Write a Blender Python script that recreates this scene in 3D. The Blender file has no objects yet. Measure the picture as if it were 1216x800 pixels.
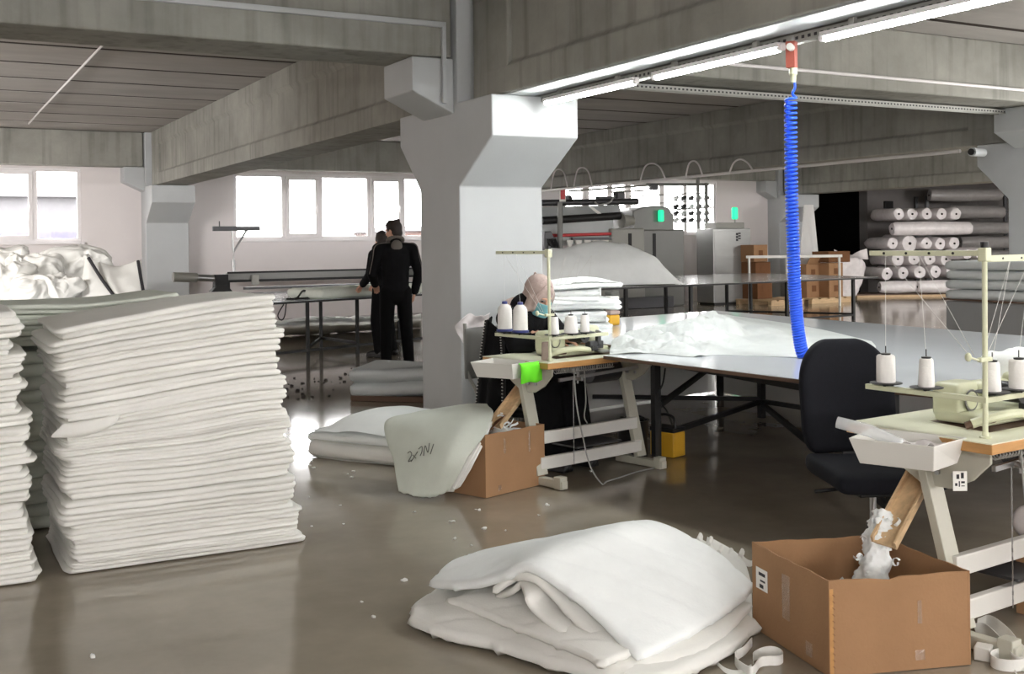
import bpy, bmesh, math, random
from mathutils import Vector, Matrix, noise
scene = bpy.context.scene
COL = scene.collection
PI = math.pi

# ------------------------------------------------------------------ camera, sky, exposure
EYE = 1.48
YAW = math.radians(28.66)
ROLL = 0.012
FPX = 1323.0
HROW = 290.0
cam_d = bpy.data.cameras.new('camera')
cam = bpy.data.objects.new('camera', cam_d)
COL.objects.link(cam)
cam.matrix_world = (Matrix.Translation((0, 0, EYE)) @ Matrix.Rotation(-YAW, 4, 'Z')
                    @ Matrix.Rotation(PI / 2, 4, 'X') @ Matrix.Rotation(-ROLL, 4, 'Z'))
cam_d.sensor_width = 36.0
cam_d.lens = FPX * 36.0 / 1216.0
cam_d.shift_y = -(400.0 - HROW) / 1216.0
cam_d.clip_end = 300
scene.camera = cam
scene.view_settings.view_transform = 'Standard'
scene.view_settings.look = 'None'
scene.view_settings.exposure = 0.0
scene.view_settings.gamma = 1.0
scene.view_settings.use_curve_mapping = False
scene.cycles.use_denoising = True
scene.cycles.max_bounces = 8
scene.cycles.diffuse_bounces = 5

SKY = 18.0
TUBE = 132.0
w = bpy.data.worlds.new('sky')
scene.world = w
w.use_nodes = True
bg = w.node_tree.nodes['Background']
bg.inputs[0].default_value = (1.0, 0.965, 0.955, 1)
bg.inputs[1].default_value = SKY

# unseen lights: near row continues the tubes towards the camera, the rest are added fill
def fill_area(name, loc, rot, sx, sy, power):
    d = bpy.data.lights.new(name, 'AREA'); d.shape = 'RECTANGLE'; d.size = sx; d.size_y = sy; d.energy = power; d.color = (1, .975, .955)
    o = bpy.data.objects.new(name, d); COL.objects.link(o); o.location = loc; o.rotation_euler = rot
    return o
def point_light(name, loc, power):
    d = bpy.data.lights.new(name, 'POINT'); d.energy = power; d.shadow_soft_size = .25; d.color = (1, .99, .965)
    o = bpy.data.objects.new(name, d); COL.objects.link(o); o.location = loc
for k in range(4): point_light('lamp_near_row', (4.47, 2.0 - 2.1 * k, 2.5), 65)
for k in range(4): point_light('fill_right_bay', (12.43, 7.0 - 3.2 * k, 2.5), 300)  # unseen fill added to lift the right bay and machine fronts
for k in range(2): point_light('fill_left_near', (-.8, -1.5 - 3.0 * k, 2.5), 190)  # added fill for the left crossbeam
point_light('fill_far_right', (16.5, 10.5, 2.5), 420); point_light('fill_far_right', (22.2, 12.8, 2.5), 420)  # two added lights that brighten the right far wall and cabinet
fill_area('fill_left_bay', (-5.2, 11.4, 2.75), (math.radians(84), 0, math.radians(6)), 6.5, .3, 1150)  # made-up panel aimed at the far wall to brighten it
fill_area('fill_storage', (20.4, 6.0, 2.58), (0, 0, 0), .12, 14.0, 900)  # invented strip, lights the storage corner and machine from the right

# ------------------------------------------------------------------ survey helpers
CY, SY = math.cos(YAW), math.sin(YAW)
def ray(px, py):
    X = (px - 608) / FPX; Y = (HROW - py) / FPX
    xl = X * math.cos(ROLL) + Y * math.sin(ROLL); zl = -X * math.sin(ROLL) + Y * math.cos(ROLL)
    return Vector((xl * CY + SY, -xl * SY + CY, zl))
O = Vector((0, 0, EYE))
def at_d(px, py, d): return O + ray(px, py) * d
def at_z(px, py, z=0.0):
    r = ray(px, py); return O + r * ((z - EYE) / r.z)
def at_y(px, py, y):
    r = ray(px, py); return O + r * (y / r.y)
def at_x(px, py, x):
    r = ray(px, py); return O + r * (x / r.x)

# ------------------------------------------------------------------ materials
def lin(c): return tuple(((v / 255) / 12.92 if v / 255 <= 0.04045 else ((v / 255 + 0.055) / 1.055) ** 2.4) for v in c)
def material(name, rgb, rough=.6, metal=0., var=0., vscale=3., bump=0., bscale=40., spec=.5, streak=0., coat=0., dark=None, stretch=(1, 1, 1), bdist=.01, grough=0., trans=0.):
    m = bpy.data.materials.new(name); m.use_nodes = True
    nt = m.node_tree; N = nt.nodes; L = nt.links
    b = N['Principled BSDF']
    c = lin(rgb) if max(rgb) > 1.001 else tuple(rgb)
    b.inputs['Base Color'].default_value = (*c, 1)
    b.inputs['Roughness'].default_value = rough
    b.inputs['Metallic'].default_value = metal
    b.inputs['Specular IOR Level'].default_value = spec
    b.inputs['Coat Weight'].default_value = coat
    b.inputs['Transmission Weight'].default_value = trans
    tc = N.new('ShaderNodeTexCoord')
    if var > 0:
        mp = N.new('ShaderNodeMapping'); mp.inputs['Scale'].default_value = stretch
        L.new(tc.outputs['Object'], mp.inputs[0])
        n1 = N.new('ShaderNodeTexNoise'); n1.inputs['Scale'].default_value = vscale; n1.inputs['Detail'].default_value = 6; n1.inputs['Roughness'].default_value = .62
        L.new(mp.outputs[0], n1.inputs['Vector'])
        r = N.new('ShaderNodeValToRGB')
        d = dark or tuple(v * (1 - var) for v in c)
        if dark: d = lin(dark)
        hi = tuple(min(1, v * (1 + var * .6)) for v in c)
        r.color_ramp.elements[0].position = .32; r.color_ramp.elements[0].color = (*d, 1)
        r.color_ramp.elements[1].position = .68; r.color_ramp.elements[1].color = (*hi, 1)
        L.new(n1.outputs['Fac'], r.inputs[0])
        out = r.outputs[0]
        if streak > 0:
            mp2 = N.new('ShaderNodeMapping'); mp2.inputs['Scale'].default_value = (9, 9, .5)
            L.new(tc.outputs['Object'], mp2.inputs[0])
            n2 = N.new('ShaderNodeTexNoise'); n2.inputs['Scale'].default_value = 1.0; n2.inputs['Detail'].default_value = 4
            L.new(mp2.outputs[0], n2.inputs['Vector'])
            r2 = N.new('ShaderNodeValToRGB')
            r2.color_ramp.elements[0].position = .3; r2.color_ramp.elements[0].color = (1 - streak,) * 3 + (1,)
            r2.color_ramp.elements[1].position = .5; r2.color_ramp.elements[1].color = (1, 1, 1, 1)
            L.new(n2.outputs['Fac'], r2.inputs[0])
            mx = N.new('ShaderNodeMix'); mx.data_type = 'RGBA'; mx.blend_type = 'MULTIPLY'; mx.inputs[0].default_value = 1
            L.new(out, mx.inputs[6]); L.new(r2.outputs[0], mx.inputs[7]); out = mx.outputs[2]
        L.new(out, b.inputs['Base Color'])
        if grough > 0:
            mr = N.new('ShaderNodeMapRange'); mr.inputs[3].default_value = rough; mr.inputs[4].default_value = rough + grough
            L.new(n1.outputs['Fac'], mr.inputs[0]); L.new(mr.outputs[0], b.inputs['Roughness'])
    if bump > 0:
        n3 = N.new('ShaderNodeTexNoise'); n3.inputs['Scale'].default_value = bscale; n3.inputs['Detail'].default_value = 4
        L.new(tc.outputs['Object'], n3.inputs['Vector'])
        bp = N.new('ShaderNodeBump'); bp.inputs['Strength'].default_value = bump; bp.inputs['Distance'].default_value = bdist
        L.new(n3.outputs['Fac'], bp.inputs['Height']); L.new(bp.outputs[0], b.inputs['Normal'])
    return m
def emitter(name, rgb, s):
    m = bpy.data.materials.new(name); m.use_nodes = True
    b = m.node_tree.nodes['Principled BSDF']
    b.inputs['Base Color'].default_value = (*rgb, 1)
    b.inputs['Emission Color'].default_value = (*rgb, 1); b.inputs['Emission Strength'].default_value = s
    return m
def clear(name, tint=(1, 1, 1), fac=.12, rough=.05, alpha_noise=0.):
    m = bpy.data.materials.new(name); m.use_nodes = True
    nt = m.node_tree; N = nt.nodes; L = nt.links; N.clear()
    o = N.new('ShaderNodeOutputMaterial'); mx = N.new('ShaderNodeMixShader')
    t = N.new('ShaderNodeBsdfTransparent'); t.inputs[0].default_value = (*tint, 1)
    g = N.new('ShaderNodeBsdfPrincipled'); g.inputs['Base Color'].default_value = (.85, .86, .87, 1); g.inputs['Roughness'].default_value = rough
    mx.inputs[0].default_value = fac
    L.new(t.outputs[0], mx.inputs[1]); L.new(g.outputs[0], mx.inputs[2]); L.new(mx.outputs[0], o.inputs[0])
    return m

MT = {}
MT['concrete'] = material('raw concrete', (152, 151, 144), .85, var=.22, vscale=1.4, bump=.25, bscale=25, streak=.24, spec=.2)
MT['plank'] = material('ceiling concrete', (172, 168, 164), .9, var=.12, vscale=1.6, stretch=(.5, 1.4, 1), bump=.2, bscale=30, spec=.15)
MT['joint'] = material('joint mortar dirt and shade', (62, 56, 52), .95, spec=.1)  # dark tone mixes dirt with the shadow of the joint gap
MT['white_paint'] = material('white wall paint', (186, 189, 190), .6, var=.04, vscale=2, bump=.08, bscale=60, spec=.3)
MT['wall_paint'] = material('far wall paint', (222, 216, 215), .75, var=.03, vscale=1, spec=.2)
MT['wall_dim'] = material('grey wall panels', (120, 116, 114), .85, var=.08, vscale=1, spec=.2)
MT['floor'] = material('polished concrete', (150, 141, 126), .06, var=.2, vscale=.9, bump=.02, bscale=6, spec=.55, grough=.10, dark=(130, 121, 106))
MT['pvc'] = material('white window plastic', (226, 222, 222), .35)
MT['glass'] = clear('window glass', (.97, .98, .98), .06, .02)
MT['fabric'] = material('white quilt fabric', (230, 229, 224), .9, var=.03, vscale=8, bump=.25, bscale=140, spec=.15, bdist=.004)
MT['fabric_cool'] = material('cool white fabric', (240, 243, 242), .9, var=.03, vscale=8, bump=.3, bscale=90, spec=.15, bdist=.005)
MT['fabric_old'] = material('off white fabric', (204, 208, 198), .9, var=.05, vscale=6, bump=.25, bscale=120, spec=.15, bdist=.004)
MT['cover_cloth'] = material('thin cover cloth', (210, 214, 213), .9, var=.05, vscale=5, bump=.3, bscale=70, spec=.15, bdist=.004)
MT['fabric_grey'] = material('pale grey sheet', (196, 200, 200), .9, var=.05, vscale=3, bump=.2, bscale=60, spec=.15)
MT['cardboard'] = material('brown cardboard', (160, 124, 92), .85, var=.08, vscale=4, bump=.1, bscale=80, spec=.15)
MT['cardboard_dark'] = material('dark cardboard', (120, 84, 58), .85, var=.1, vscale=4, spec=.15)
MT['tape'] = clear('packing tape', (.96, .92, .84), .13, .2)
MT['black_metal'] = material('black painted steel', (15, 14, 14), .6, spec=.5)
MT['black_cloth'] = material('black cloth', (17, 17, 19), .9, var=.25, vscale=14, bump=.3, bscale=60, spec=.15)
MT['black_trouser'] = material('black trousers', (12, 12, 13), .9, spec=.12)
MT['black_plastic'] = material('black plastic', (18, 18, 19), .45)
MT['chair_cloth'] = material('dark navy chair cloth', (22, 23, 29), .85, var=.12, vscale=60, bump=.35, bscale=350, spec=.2, bdist=.002)
MT['laminate'] = material('glossy white laminate', (228, 233, 238), .09, var=.03, vscale=1.5, spec=.55)
MT['laminate_grey'] = material('grey laminate', (176, 172, 170), .16, var=.06, vscale=1.5, spec=.5)
MT['panel_white'] = material('white board panel', (226, 226, 224), .6, var=.05, vscale=2)
MT['panel_grey'] = material('grey board panel', (134, 134, 134), .5, var=.06, vscale=2)
MT['wood_edge'] = material('orange wood edge band', (188, 140, 84), .5, var=.15, vscale=5, stretch=(1, 1, 8))
MT['brown_edge'] = material('brown board edge', (96, 72, 56), .6)
MT['wood'] = material('pine wood', (214, 184, 144), .6, var=.18, vscale=6, stretch=(1, 8, 8))
MT['cream'] = material('cream machine enamel', (206, 208, 178), .35, var=.03, vscale=4)
MT['cream_top'] = material('cream laminate top', (226, 226, 202), .35, var=.03, vscale=3)
MT['stand'] = material('beige stand paint', (186, 184, 170), .45, var=.05, vscale=4)
MT['tray'] = material('light grey tray plastic', (214, 212, 206), .4)
MT['steel'] = material('brushed steel', (170, 170, 170), .3, metal=.9)
MT['dark_steel'] = material('dark steel', (66, 66, 68), .4, metal=.5)
MT['grey_metal'] = material('grey machine enamel', (112, 112, 108), .35, var=.05, vscale=2)
MT['mid_metal'] = material('mid grey enamel', (140, 139, 132), .4, var=.05, vscale=2)
MT['cabinet'] = material('satin steel cabinet', (150, 150, 148), .32, metal=.55, var=.06, vscale=1.2, stretch=(1, 1, 4))
MT['thread'] = material('white thread', (236, 234, 230), .7, var=.03, vscale=4, stretch=(1, 1, 90), bump=.3, bscale=60, spec=.2)
MT['thread_line'] = material('thread strand', (225, 225, 222), .6)
MT['blue_cap'] = material('blue cone base', (58, 66, 128), .5)
MT['hose'] = material('blue coiled hose', (36, 92, 232), .3, spec=.5)
MT['red_block'] = material('dull red block', (172, 92, 78), .5, var=.1, vscale=20)
MT['green'] = material('bright green cloth', (112, 236, 40), .8, bump=.2, bscale=60)
MT['yellow'] = material('yellow box', (206, 158, 40), .5)
MT['skin'] = material('skin', (206, 160, 136), .55, var=.05, vscale=20)
MT['hair'] = material('dark brown hair', (40, 30, 26), .7, bump=.5, bscale=120)
MT['scarf'] = material('beige pink headscarf', (176, 157, 150), .85, var=.1, vscale=14, bump=.3, bscale=60)
MT['mask'] = material('pale blue face mask', (120, 178, 186), .8)
MT['hood'] = material('grey hood cloth', (104, 98, 92), .9, bump=.3, bscale=80)
MT['dotted'] = material('black and white woven trim', (30, 30, 30), .8)
MT['cord'] = material('grey rubber cord', (150, 150, 146), .5)
MT['black_cord'] = material('black rubber cord', (20, 20, 20), .5)
MT['film'] = material('milky plastic film', (236, 230, 230), .25, var=.1, vscale=7, bump=.6, bscale=16, spec=.6)
MT['film_dim'] = material('grey plastic film', (150, 146, 144), .3, var=.12, vscale=6, bump=.5, bscale=14, spec=.5)
MT['clear_film'] = clear('clear plastic film', (.93, .94, .95), .35, .12)
MT['core'] = material('dark roll core', (40, 34, 32), .9)
MT['red'] = material('red sign paint', (196, 60, 62), .5)
MT['paper'] = material('white paper', (232, 230, 224), .7)
MT['ink'] = material('dark ink', (42, 40, 44), .7)
MT['ink_soft'] = material('faded marker ink', (88, 88, 82), .8)
MT['rubble'] = material('dark offcut', (40, 36, 38), .9)
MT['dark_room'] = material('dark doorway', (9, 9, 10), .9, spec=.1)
MT['tube'] = emitter('lit tube', (.97, 1.0, .98), TUBE)
MT['lamp_green'] = emitter('green signal lamp', (.02, .75, .35), 1.1)
MT['galv'] = material('galvanised strip', (150, 150, 144), .5, metal=.3, var=.1, vscale=9)
MT['outer_wall'] = material('pale outdoor cladding', (92, 91, 94), .8)
MT['outer_blue'] = material('blue outdoor cladding', (72, 70, 92), .8)
MT['outer_red'] = material('red brick outdoor wall', (82, 62, 57), .8, var=.15, vscale=3)
MT['outer_ground'] = material('pale yard concrete', (84, 83, 81), .9)

# ------------------------------------------------------------------ object helpers
def tag(o, label=None, cat=None, group=None, kind=None):
    if label: o['label'] = label
    if cat: o['category'] = cat
    if group: o['group'] = group
    if kind: o['kind'] = kind
    return o
def thing(name, label, cat, loc=(0, 0, 0), rz=0., group=None):
    o = bpy.data.objects.new(name, None); COL.objects.link(o)
    o.location = loc; o.rotation_euler = (0, 0, rz); o.empty_display_size = .1
    return tag(o, label, cat, group)
def copy_tree(o, parent=None):
    c = o.copy(); COL.objects.link(c); c.parent = parent
    for ch in o.children: copy_tree(ch, c)
    return c

class MB:
    def __init__(s): s.v = []; s.f = []
    def add(s, vs, fs):
        n = len(s.v); s.v += [Vector(p) for p in vs]; s.f += [tuple(i + n for i in f) for f in fs]; return s
    def box(s, c, size, rz=0., rot=None):
        x, y, z = (v / 2 for v in size)
        R = rot or Matrix.Rotation(rz, 3, 'Z'); c = Vector(c)
        vs = [c + R @ Vector((a * x, b * y, d * z)) for d in (-1, 1) for b in (-1, 1) for a in (-1, 1)]
        return s.add(vs, [(0, 2, 3, 1), (4, 5, 7, 6), (0, 1, 5, 4), (2, 6, 7, 3), (0, 4, 6, 2), (1, 3, 7, 5)])
    def span(s, a, b): return s.box([(p + q) / 2 for p, q in zip(a, b)], [abs(q - p) for p, q in zip(a, b)])
    def bar(s, p, q, wd, ht, up=(0, 0, 1)):
        p = Vector(p); q = Vector(q); d = (q - p); Ln = d.length; d.normalize(); up = Vector(up)
        if abs(d.dot(up)) > .98: up = Vector((0, 1, 0))
        sd = d.cross(up).normalized(); u2 = sd.cross(d)
        R = Matrix((sd, d, u2)).transposed()
        return s.box((p + q) / 2, (wd, Ln, ht), rot=R)
    def prism(s, poly, z0, z1):
        n = len(poly)
        vs = [(*p, z0) for p in poly] + [(*p, z1) for p in poly]
        return s.add(vs, [tuple(range(n))[::-1], tuple(range(n, 2 * n))] + [(i, (i + 1) % n, n + (i + 1) % n, n + i) for i in range(n)])
    def extrude(s, poly, axis, a0, a1):
        n = len(poly)
        def mk(p, a):
            return (a, p[0], p[1]) if axis == 0 else ((p[0], a, p[1]) if axis == 1 else (p[0], p[1], a))
        vs = [mk(p, a0) for p in poly] + [mk(p, a1) for p in poly]
        return s.add(vs, [tuple(range(n))[::-1], tuple(range(n, 2 * n))] + [(i, (i + 1) % n, n + (i + 1) % n, n + i) for i in range(n)])
    def tube(s, pts, r, n=8, closed=False, flat=1.):
        pts = [Vector(p) for p in pts]; m = len(pts); rs = r if isinstance(r, (list, tuple)) else [r] * m
        rings = []; ref = None
        for i, p in enumerate(pts):
            a = pts[max(i - 1, 0)]; b = pts[min(i + 1, m - 1)]; t = (b - a)
            t = t.normalized() if t.length > 1e-9 else Vector((0, 0, 1))
            if ref is None:
                ref = Vector((0, 0, 1)) if abs(t.z) < .9 else Vector((1, 0, 0))
            ref = (ref - t * ref.dot(t)).normalized(); bn = t.cross(ref)
            rings.append([p + (ref * math.cos(2 * PI * k / n) * flat + bn * math.sin(2 * PI * k / n)) * rs[i] for k in range(n)])
        vs = [q for rg in rings for q in rg]
        fs = [(i * n + k, i * n + (k + 1) % n, (i + 1) * n + (k + 1) % n, (i + 1) * n + k) for i in range(m - 1) for k in range(n)]
        fs += [tuple(range(n))[::-1], tuple(range((m - 1) * n, m * n))]
        return s.add(vs, fs)
    def cyl(s, p, q, r, r2=None, n=20): return s.tube([p, q], [r, r if r2 is None else r2], n)
    def lathe(s, prof, c=(0, 0, 0), n=24, R=None):
        c = Vector(c); vs = []; m = len(prof)
        for r, z in prof:
            for k in range(n):
                p = Vector((max(r, 1e-4) * math.cos(2 * PI * k / n), max(r, 1e-4) * math.sin(2 * PI * k / n), z))
                vs.append(c + (R @ p if R else p))
        fs = [(i * n + k, i * n + (k + 1) % n, (i + 1) * n + (k + 1) % n, (i + 1) * n + k) for i in range(m - 1) for k in range(n)]
        fs += [tuple(range(n))[::-1], tuple(range((m - 1) * n, m * n))]
        return s.add(vs, fs)
    def ell(s, c, rad, R=None, nu=16, nv=10):
        prof = [(math.sin(PI * i / nv), -math.cos(PI * i / nv)) for i in range(nv + 1)]
        c = Vector(c); n0 = len(s.v); s.lathe(prof, n=nu)
        for i in range(n0, len(s.v)):
            p = Vector((s.v[i].x * rad[0], s.v[i].y * rad[1], s.v[i].z * rad[2])); s.v[i] = c + (R @ p if R else p)
        return s
    def rbox(s, c, size, r=.03, n=(8, 8, 4), rz=0., fn=None):
        """box with rounded edges on a regular surface grid; fn(local point, normal) may move each point"""
        nx, ny, nz = n; idx = {}; vs = []; hx, hy, hz = (v / 2 for v in size); r = min(r, hx, hy, hz)
        def ease(t):  # crowd points towards the rims
            u = 2 * t - 1; return math.copysign(abs(u) ** .8, u)
        def vert(i, j, k):
            if (i, j, k) in idx: return idx[(i, j, k)]
            p = Vector((ease(i / nx) * hx, ease(j / ny) * hy, ease(k / nz) * hz))
            q = Vector((max(-hx + r, min(hx - r, p.x)), max(-hy + r, min(hy - r, p.y)), max(-hz + r, min(hz - r, p.z))))
            d = p - q
            nn = d.normalized() if d.length > 1e-9 else Vector((0, 0, 1))
            p2 = q + nn * r if d.length > 1e-9 else p
            if fn: p2 = fn(p2, nn)
            idx[(i, j, k)] = len(vs); vs.append(p2); return idx[(i, j, k)]
        fs = []
        for i in range(nx):
            for j in range(ny):
                fs.append((vert(i, j, 0), vert(i, j + 1, 0), vert(i + 1, j + 1, 0), vert(i + 1, j, 0)))
                fs.append((vert(i, j, nz), vert(i + 1, j, nz), vert(i + 1, j + 1, nz), vert(i, j + 1, nz)))
        for i in range(nx):
            for k in range(nz):
                fs.append((vert(i, 0, k), vert(i + 1, 0, k), vert(i + 1, 0, k + 1), vert(i, 0, k + 1)))
                fs.append((vert(i, ny, k), vert(i, ny, k + 1), vert(i + 1, ny, k + 1), vert(i + 1, ny, k)))
        for j in range(ny):
            for k in range(nz):
                fs.append((vert(0, j, k), vert(0, j, k + 1), vert(0, j + 1, k + 1), vert(0, j + 1, k)))
                fs.append((vert(nx, j, k), vert(nx, j + 1, k), vert(nx, j + 1, k + 1), vert(nx, j, k + 1)))
        R = Matrix.Rotation(rz, 3, 'Z'); c = Vector(c)
        return s.add([c + R @ p for p in vs], fs)
    def sheet(s, ctrl, nu=30, nv=30, thick=.02, fn=None):
        """thick cloth through a grid of control points (rows x columns)"""
        def cr(p, t):
            n = len(p) - 1; x = t * n; i = min(int(x), n - 1); f = x - i
            a = p[i - 1] if i > 0 else p[i] * 2 - p[i + 1]; d = p[i + 2] if i + 2 <= n else p[i + 1] * 2 - p[i]
            b, c = p[i], p[i + 1]
            return .5 * (2 * b + (c - a) * f + (2 * a - 5 * b + 4 * c - d) * f * f + (3 * b - a - 3 * c + d) * f ** 3)
        rows = [[Vector(p) for p in r] for r in ctrl]
        P = []
        for i in range(nu + 1):
            P.append([cr([cr(r, j / nv) for r in rows], i / nu) for j in range(nv + 1)])
        if fn: P = [[fn(P[i][j], i / nu, j / nv) for j in range(nv + 1)] for i in range(nu + 1)]
        Nn = []
        for i in range(nu + 1):
            row = []
            for j in range(nv + 1):
                du = P[min(i + 1, nu)][j] - P[max(i - 1, 0)][j]; dv = P[i][min(j + 1, nv)] - P[i][max(j - 1, 0)]
                nr = du.cross(dv); row.append(nr.normalized() if nr.length > 1e-12 else Vector((0, 0, 1)))
            Nn.append(row)
        if sum(r[nv // 2].z for r in Nn) < 0: Nn = [[-q for q in r] for r in Nn]
        n1 = nv + 1; vs = []
        for i in range(nu + 1):
            for j in range(nv + 1): vs.append(P[i][j])
        for i in range(nu + 1):
            for j in range(nv + 1): vs.append(P[i][j] - Nn[i][j] * thick)
        off = (nu + 1) * n1; fs = []
        for i in range(nu):
            for j in range(nv):
                a = i * n1 + j; fs.append((a, a + n1, a + n1 + 1, a + 1)); fs.append((off + a, off + a + 1, off + a + n1 + 1, off + a + n1))
        ring = [(0, j) for j in range(nv)] + [(i, nv) for i in range(nu)] + [(nu, j) for j in range(nv, 0, -1)] + [(i, 0) for i in range(nu, 0, -1)]
        cen = P[nu // 2][nv // 2]
        mid0 = len(vs)
        for (i, j) in ring:
            i2 = min(max(i, 1), nu - 1); j2 = min(max(j, 1), nv - 1)
            o = P[i][j] - P[i2][j2]; o = o.normalized() if o.length > 1e-9 else Vector()
            vs.append(P[i][j] - Nn[i][j] * thick * .5 + o * thick * .45)
        m = len(ring)
        for k in range(m):
            a = ring[k]; b = ring[(k + 1) % m]; A = a[0] * n1 + a[1]; B = b[0] * n1 + b[1]
            fs.append((A, B, mid0 + (k + 1) % m, mid0 + k)); fs.append((mid0 + k, mid0 + (k + 1) % m, off + B, off + A))
        return s.add(vs, fs)
    def ribbon(s, pts, wd, axis, thick=.003):
        """flat tape along pts, its width along axis (one vector or one per point)"""
        pts = [Vector(p) for p in pts]; m = len(pts); ax = [Vector(a).normalized() for a in (axis if isinstance(axis, list) else [axis] * m)]
        vs = []
        for i, p in enumerate(pts):
            t = (pts[min(i + 1, m - 1)] - pts[max(i - 1, 0)]).normalized(); nr = t.cross(ax[i])
            nr = nr.normalized() if nr.length > 1e-6 else Vector((0, 0, 1))
            for a, b in ((-1, -1), (1, -1), (1, 1), (-1, 1)): vs.append(p + ax[i] * wd / 2 * a + nr * thick / 2 * b)
        fs = [(i * 4 + k, i * 4 + (k + 1) % 4, i * 4 + 4 + (k + 1) % 4, i * 4 + 4 + k) for i in range(m - 1) for k in range(4)]
        fs += [(3, 2, 1, 0), tuple(range((m - 1) * 4, m * 4))]
        return s.add(vs, fs)
    def build(s, name, mat, parent=None, smooth=35, bevel=0., loc=None, sub=0, rz=0.):
        me = bpy.data.meshes.new(name)
        me.from_pydata([tuple(p) for p in s.v], [], s.f); me.update()
        bm = bmesh.new(); bm.from_mesh(me); bmesh.ops.recalc_face_normals(bm, faces=bm.faces); bm.to_mesh(me); bm.free()
        me.materials.append(MT[mat] if isinstance(mat, str) else mat)
        if smooth:
            for p in me.polygons: p.use_smooth = True
            if smooth < 179: me.set_sharp_from_angle(angle=math.radians(smooth))
        o = bpy.data.objects.new(name, me); COL.objects.link(o)
        if parent: o.parent = parent
        if loc is not None: o.location = loc
        if rz: o.rotation_euler = (0, 0, rz)
        if bevel:
            b = o.modifiers.new('edge', 'BEVEL'); b.width = bevel; b.segments = 2; b.limit_method = 'ANGLE'; b.angle_limit = .7; b.harden_normals = False
        if sub:
            b = o.modifiers.new('soft', 'SUBSURF'); b.levels = sub; b.render_levels = sub
        return o
def structure(name, mb, mat, **k): return tag(mb.build(name, mat, **k), kind='structure')
def spline(pts, n=8):
    p = [Vector(q) for q in pts]; out = []
    for i in range(len(p) - 1):
        a = p[i - 1] if i > 0 else p[i] * 2 - p[i + 1]; b = p[i]; c = p[i + 1]; d = p[i + 2] if i + 2 < len(p) else p[i + 1] * 2 - p[i]
        for k in range(n):
            f = k / n
            out.append(.5 * (2 * b + (c - a) * f + (2 * a - 5 * b + 4 * c - d) * f * f + (3 * b - a - 3 * c + d) * f ** 3))
    out.append(p[-1]); return out
def nz(p, s=1., seed=0.): return noise.noise(Vector(p) * s + Vector((seed * 7.3, seed * 3.1, seed * 5.7)))
def ridge(p, s=1., seed=0.): return 1 - abs(nz(p, s, seed)) * 2
ORD = ('first second third fourth fifth sixth seventh eighth ninth tenth eleventh twelfth thirteenth fourteenth fifteenth sixteenth seventeenth '
       'eighteenth nineteenth twentieth').split() + ['twenty-' + q for q in 'first second third fourth fifth sixth seventh eighth'.split()]
# ------------------------------------------------------------------ the hall
CEIL = 3.71
WY = 22.5
# floor and ceiling planks (joints run along x)
structure('floor', MB().span((-9, -8, -.2), (40, WY + .3, 0)), 'floor', smooth=0)
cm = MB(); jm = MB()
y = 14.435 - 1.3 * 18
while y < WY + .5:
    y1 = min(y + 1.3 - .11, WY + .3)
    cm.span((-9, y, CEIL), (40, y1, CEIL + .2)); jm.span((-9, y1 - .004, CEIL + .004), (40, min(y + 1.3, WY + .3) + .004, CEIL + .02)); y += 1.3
cm.span((-9, -9, CEIL + .09), (40, WY + .3, CEIL + .24))
structure('ceiling', cm, 'plank', smooth=0)
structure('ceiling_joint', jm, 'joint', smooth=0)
# far wall with three window openings
W1 = (-.2, 2.98, 1.62, 3.02); W2 = (5.88, 11.3, 1.63, 3.0); W3 = (13.7, 18.28, 1.68, 3.02)
wf = MB()
def wall_piece(x0, x1, z0, z1): wf.span((x0, WY, z0), (x1, WY + .3, z1))
wall_piece(-9, W1[0], 0, CEIL); wall_piece(W1[1], W2[0], 0, CEIL); wall_piece(W2[1], W3[0], 0, CEIL); wall_piece(W3[1], 21.35, 0, CEIL)
for x0, x1, z0, z1 in (W1, W2, W3): wall_piece(x0, x1, 0, z0); wall_piece(x0, x1, z1, CEIL)
wall_piece(21.35, 23.6, 2.9, CEIL)
structure('wall_far', wf, 'wall_paint', smooth=0)
wd_ = MB(); wd_.span((23.6, WY, 0), (40, WY + .3, CEIL))
for x in (25.9, 28.2, 30.5): wd_.span((x - .015, WY - .012, 0), (x + .015, WY, CEIL))
structure('wall_storage', wd_, 'wall_dim', smooth=0)
structure('wall_right', MB().span((40, -8, 0), (40.3, WY + .3, CEIL)), 'wall_dim', smooth=0)
wl_ = MB().span((-9.3, -8, 0), (-9, WY + .3, CEIL))
structure('wall_left', wl_, 'wall_paint', smooth=0)
wb_ = MB().span((-9.3, -8.3, 0), (40.3, -8, 1.75)); wb_.span((-9.3, -8.3, 2.75), (40.3, -8, CEIL)); xs_ = [-9.3, -7.5, -1.5, 0.5, 7, 9, 15, 17, 23, 25, 31, 40.3]  # openings invented and sized for the fill daylight they let in
for k in range(0, len(xs_), 2): wb_.span((xs_[k], -8.3, 1.75), (xs_[k + 1], -8, 2.75))
structure('wall_back', wb_, 'wall_paint', smooth=0)

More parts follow.
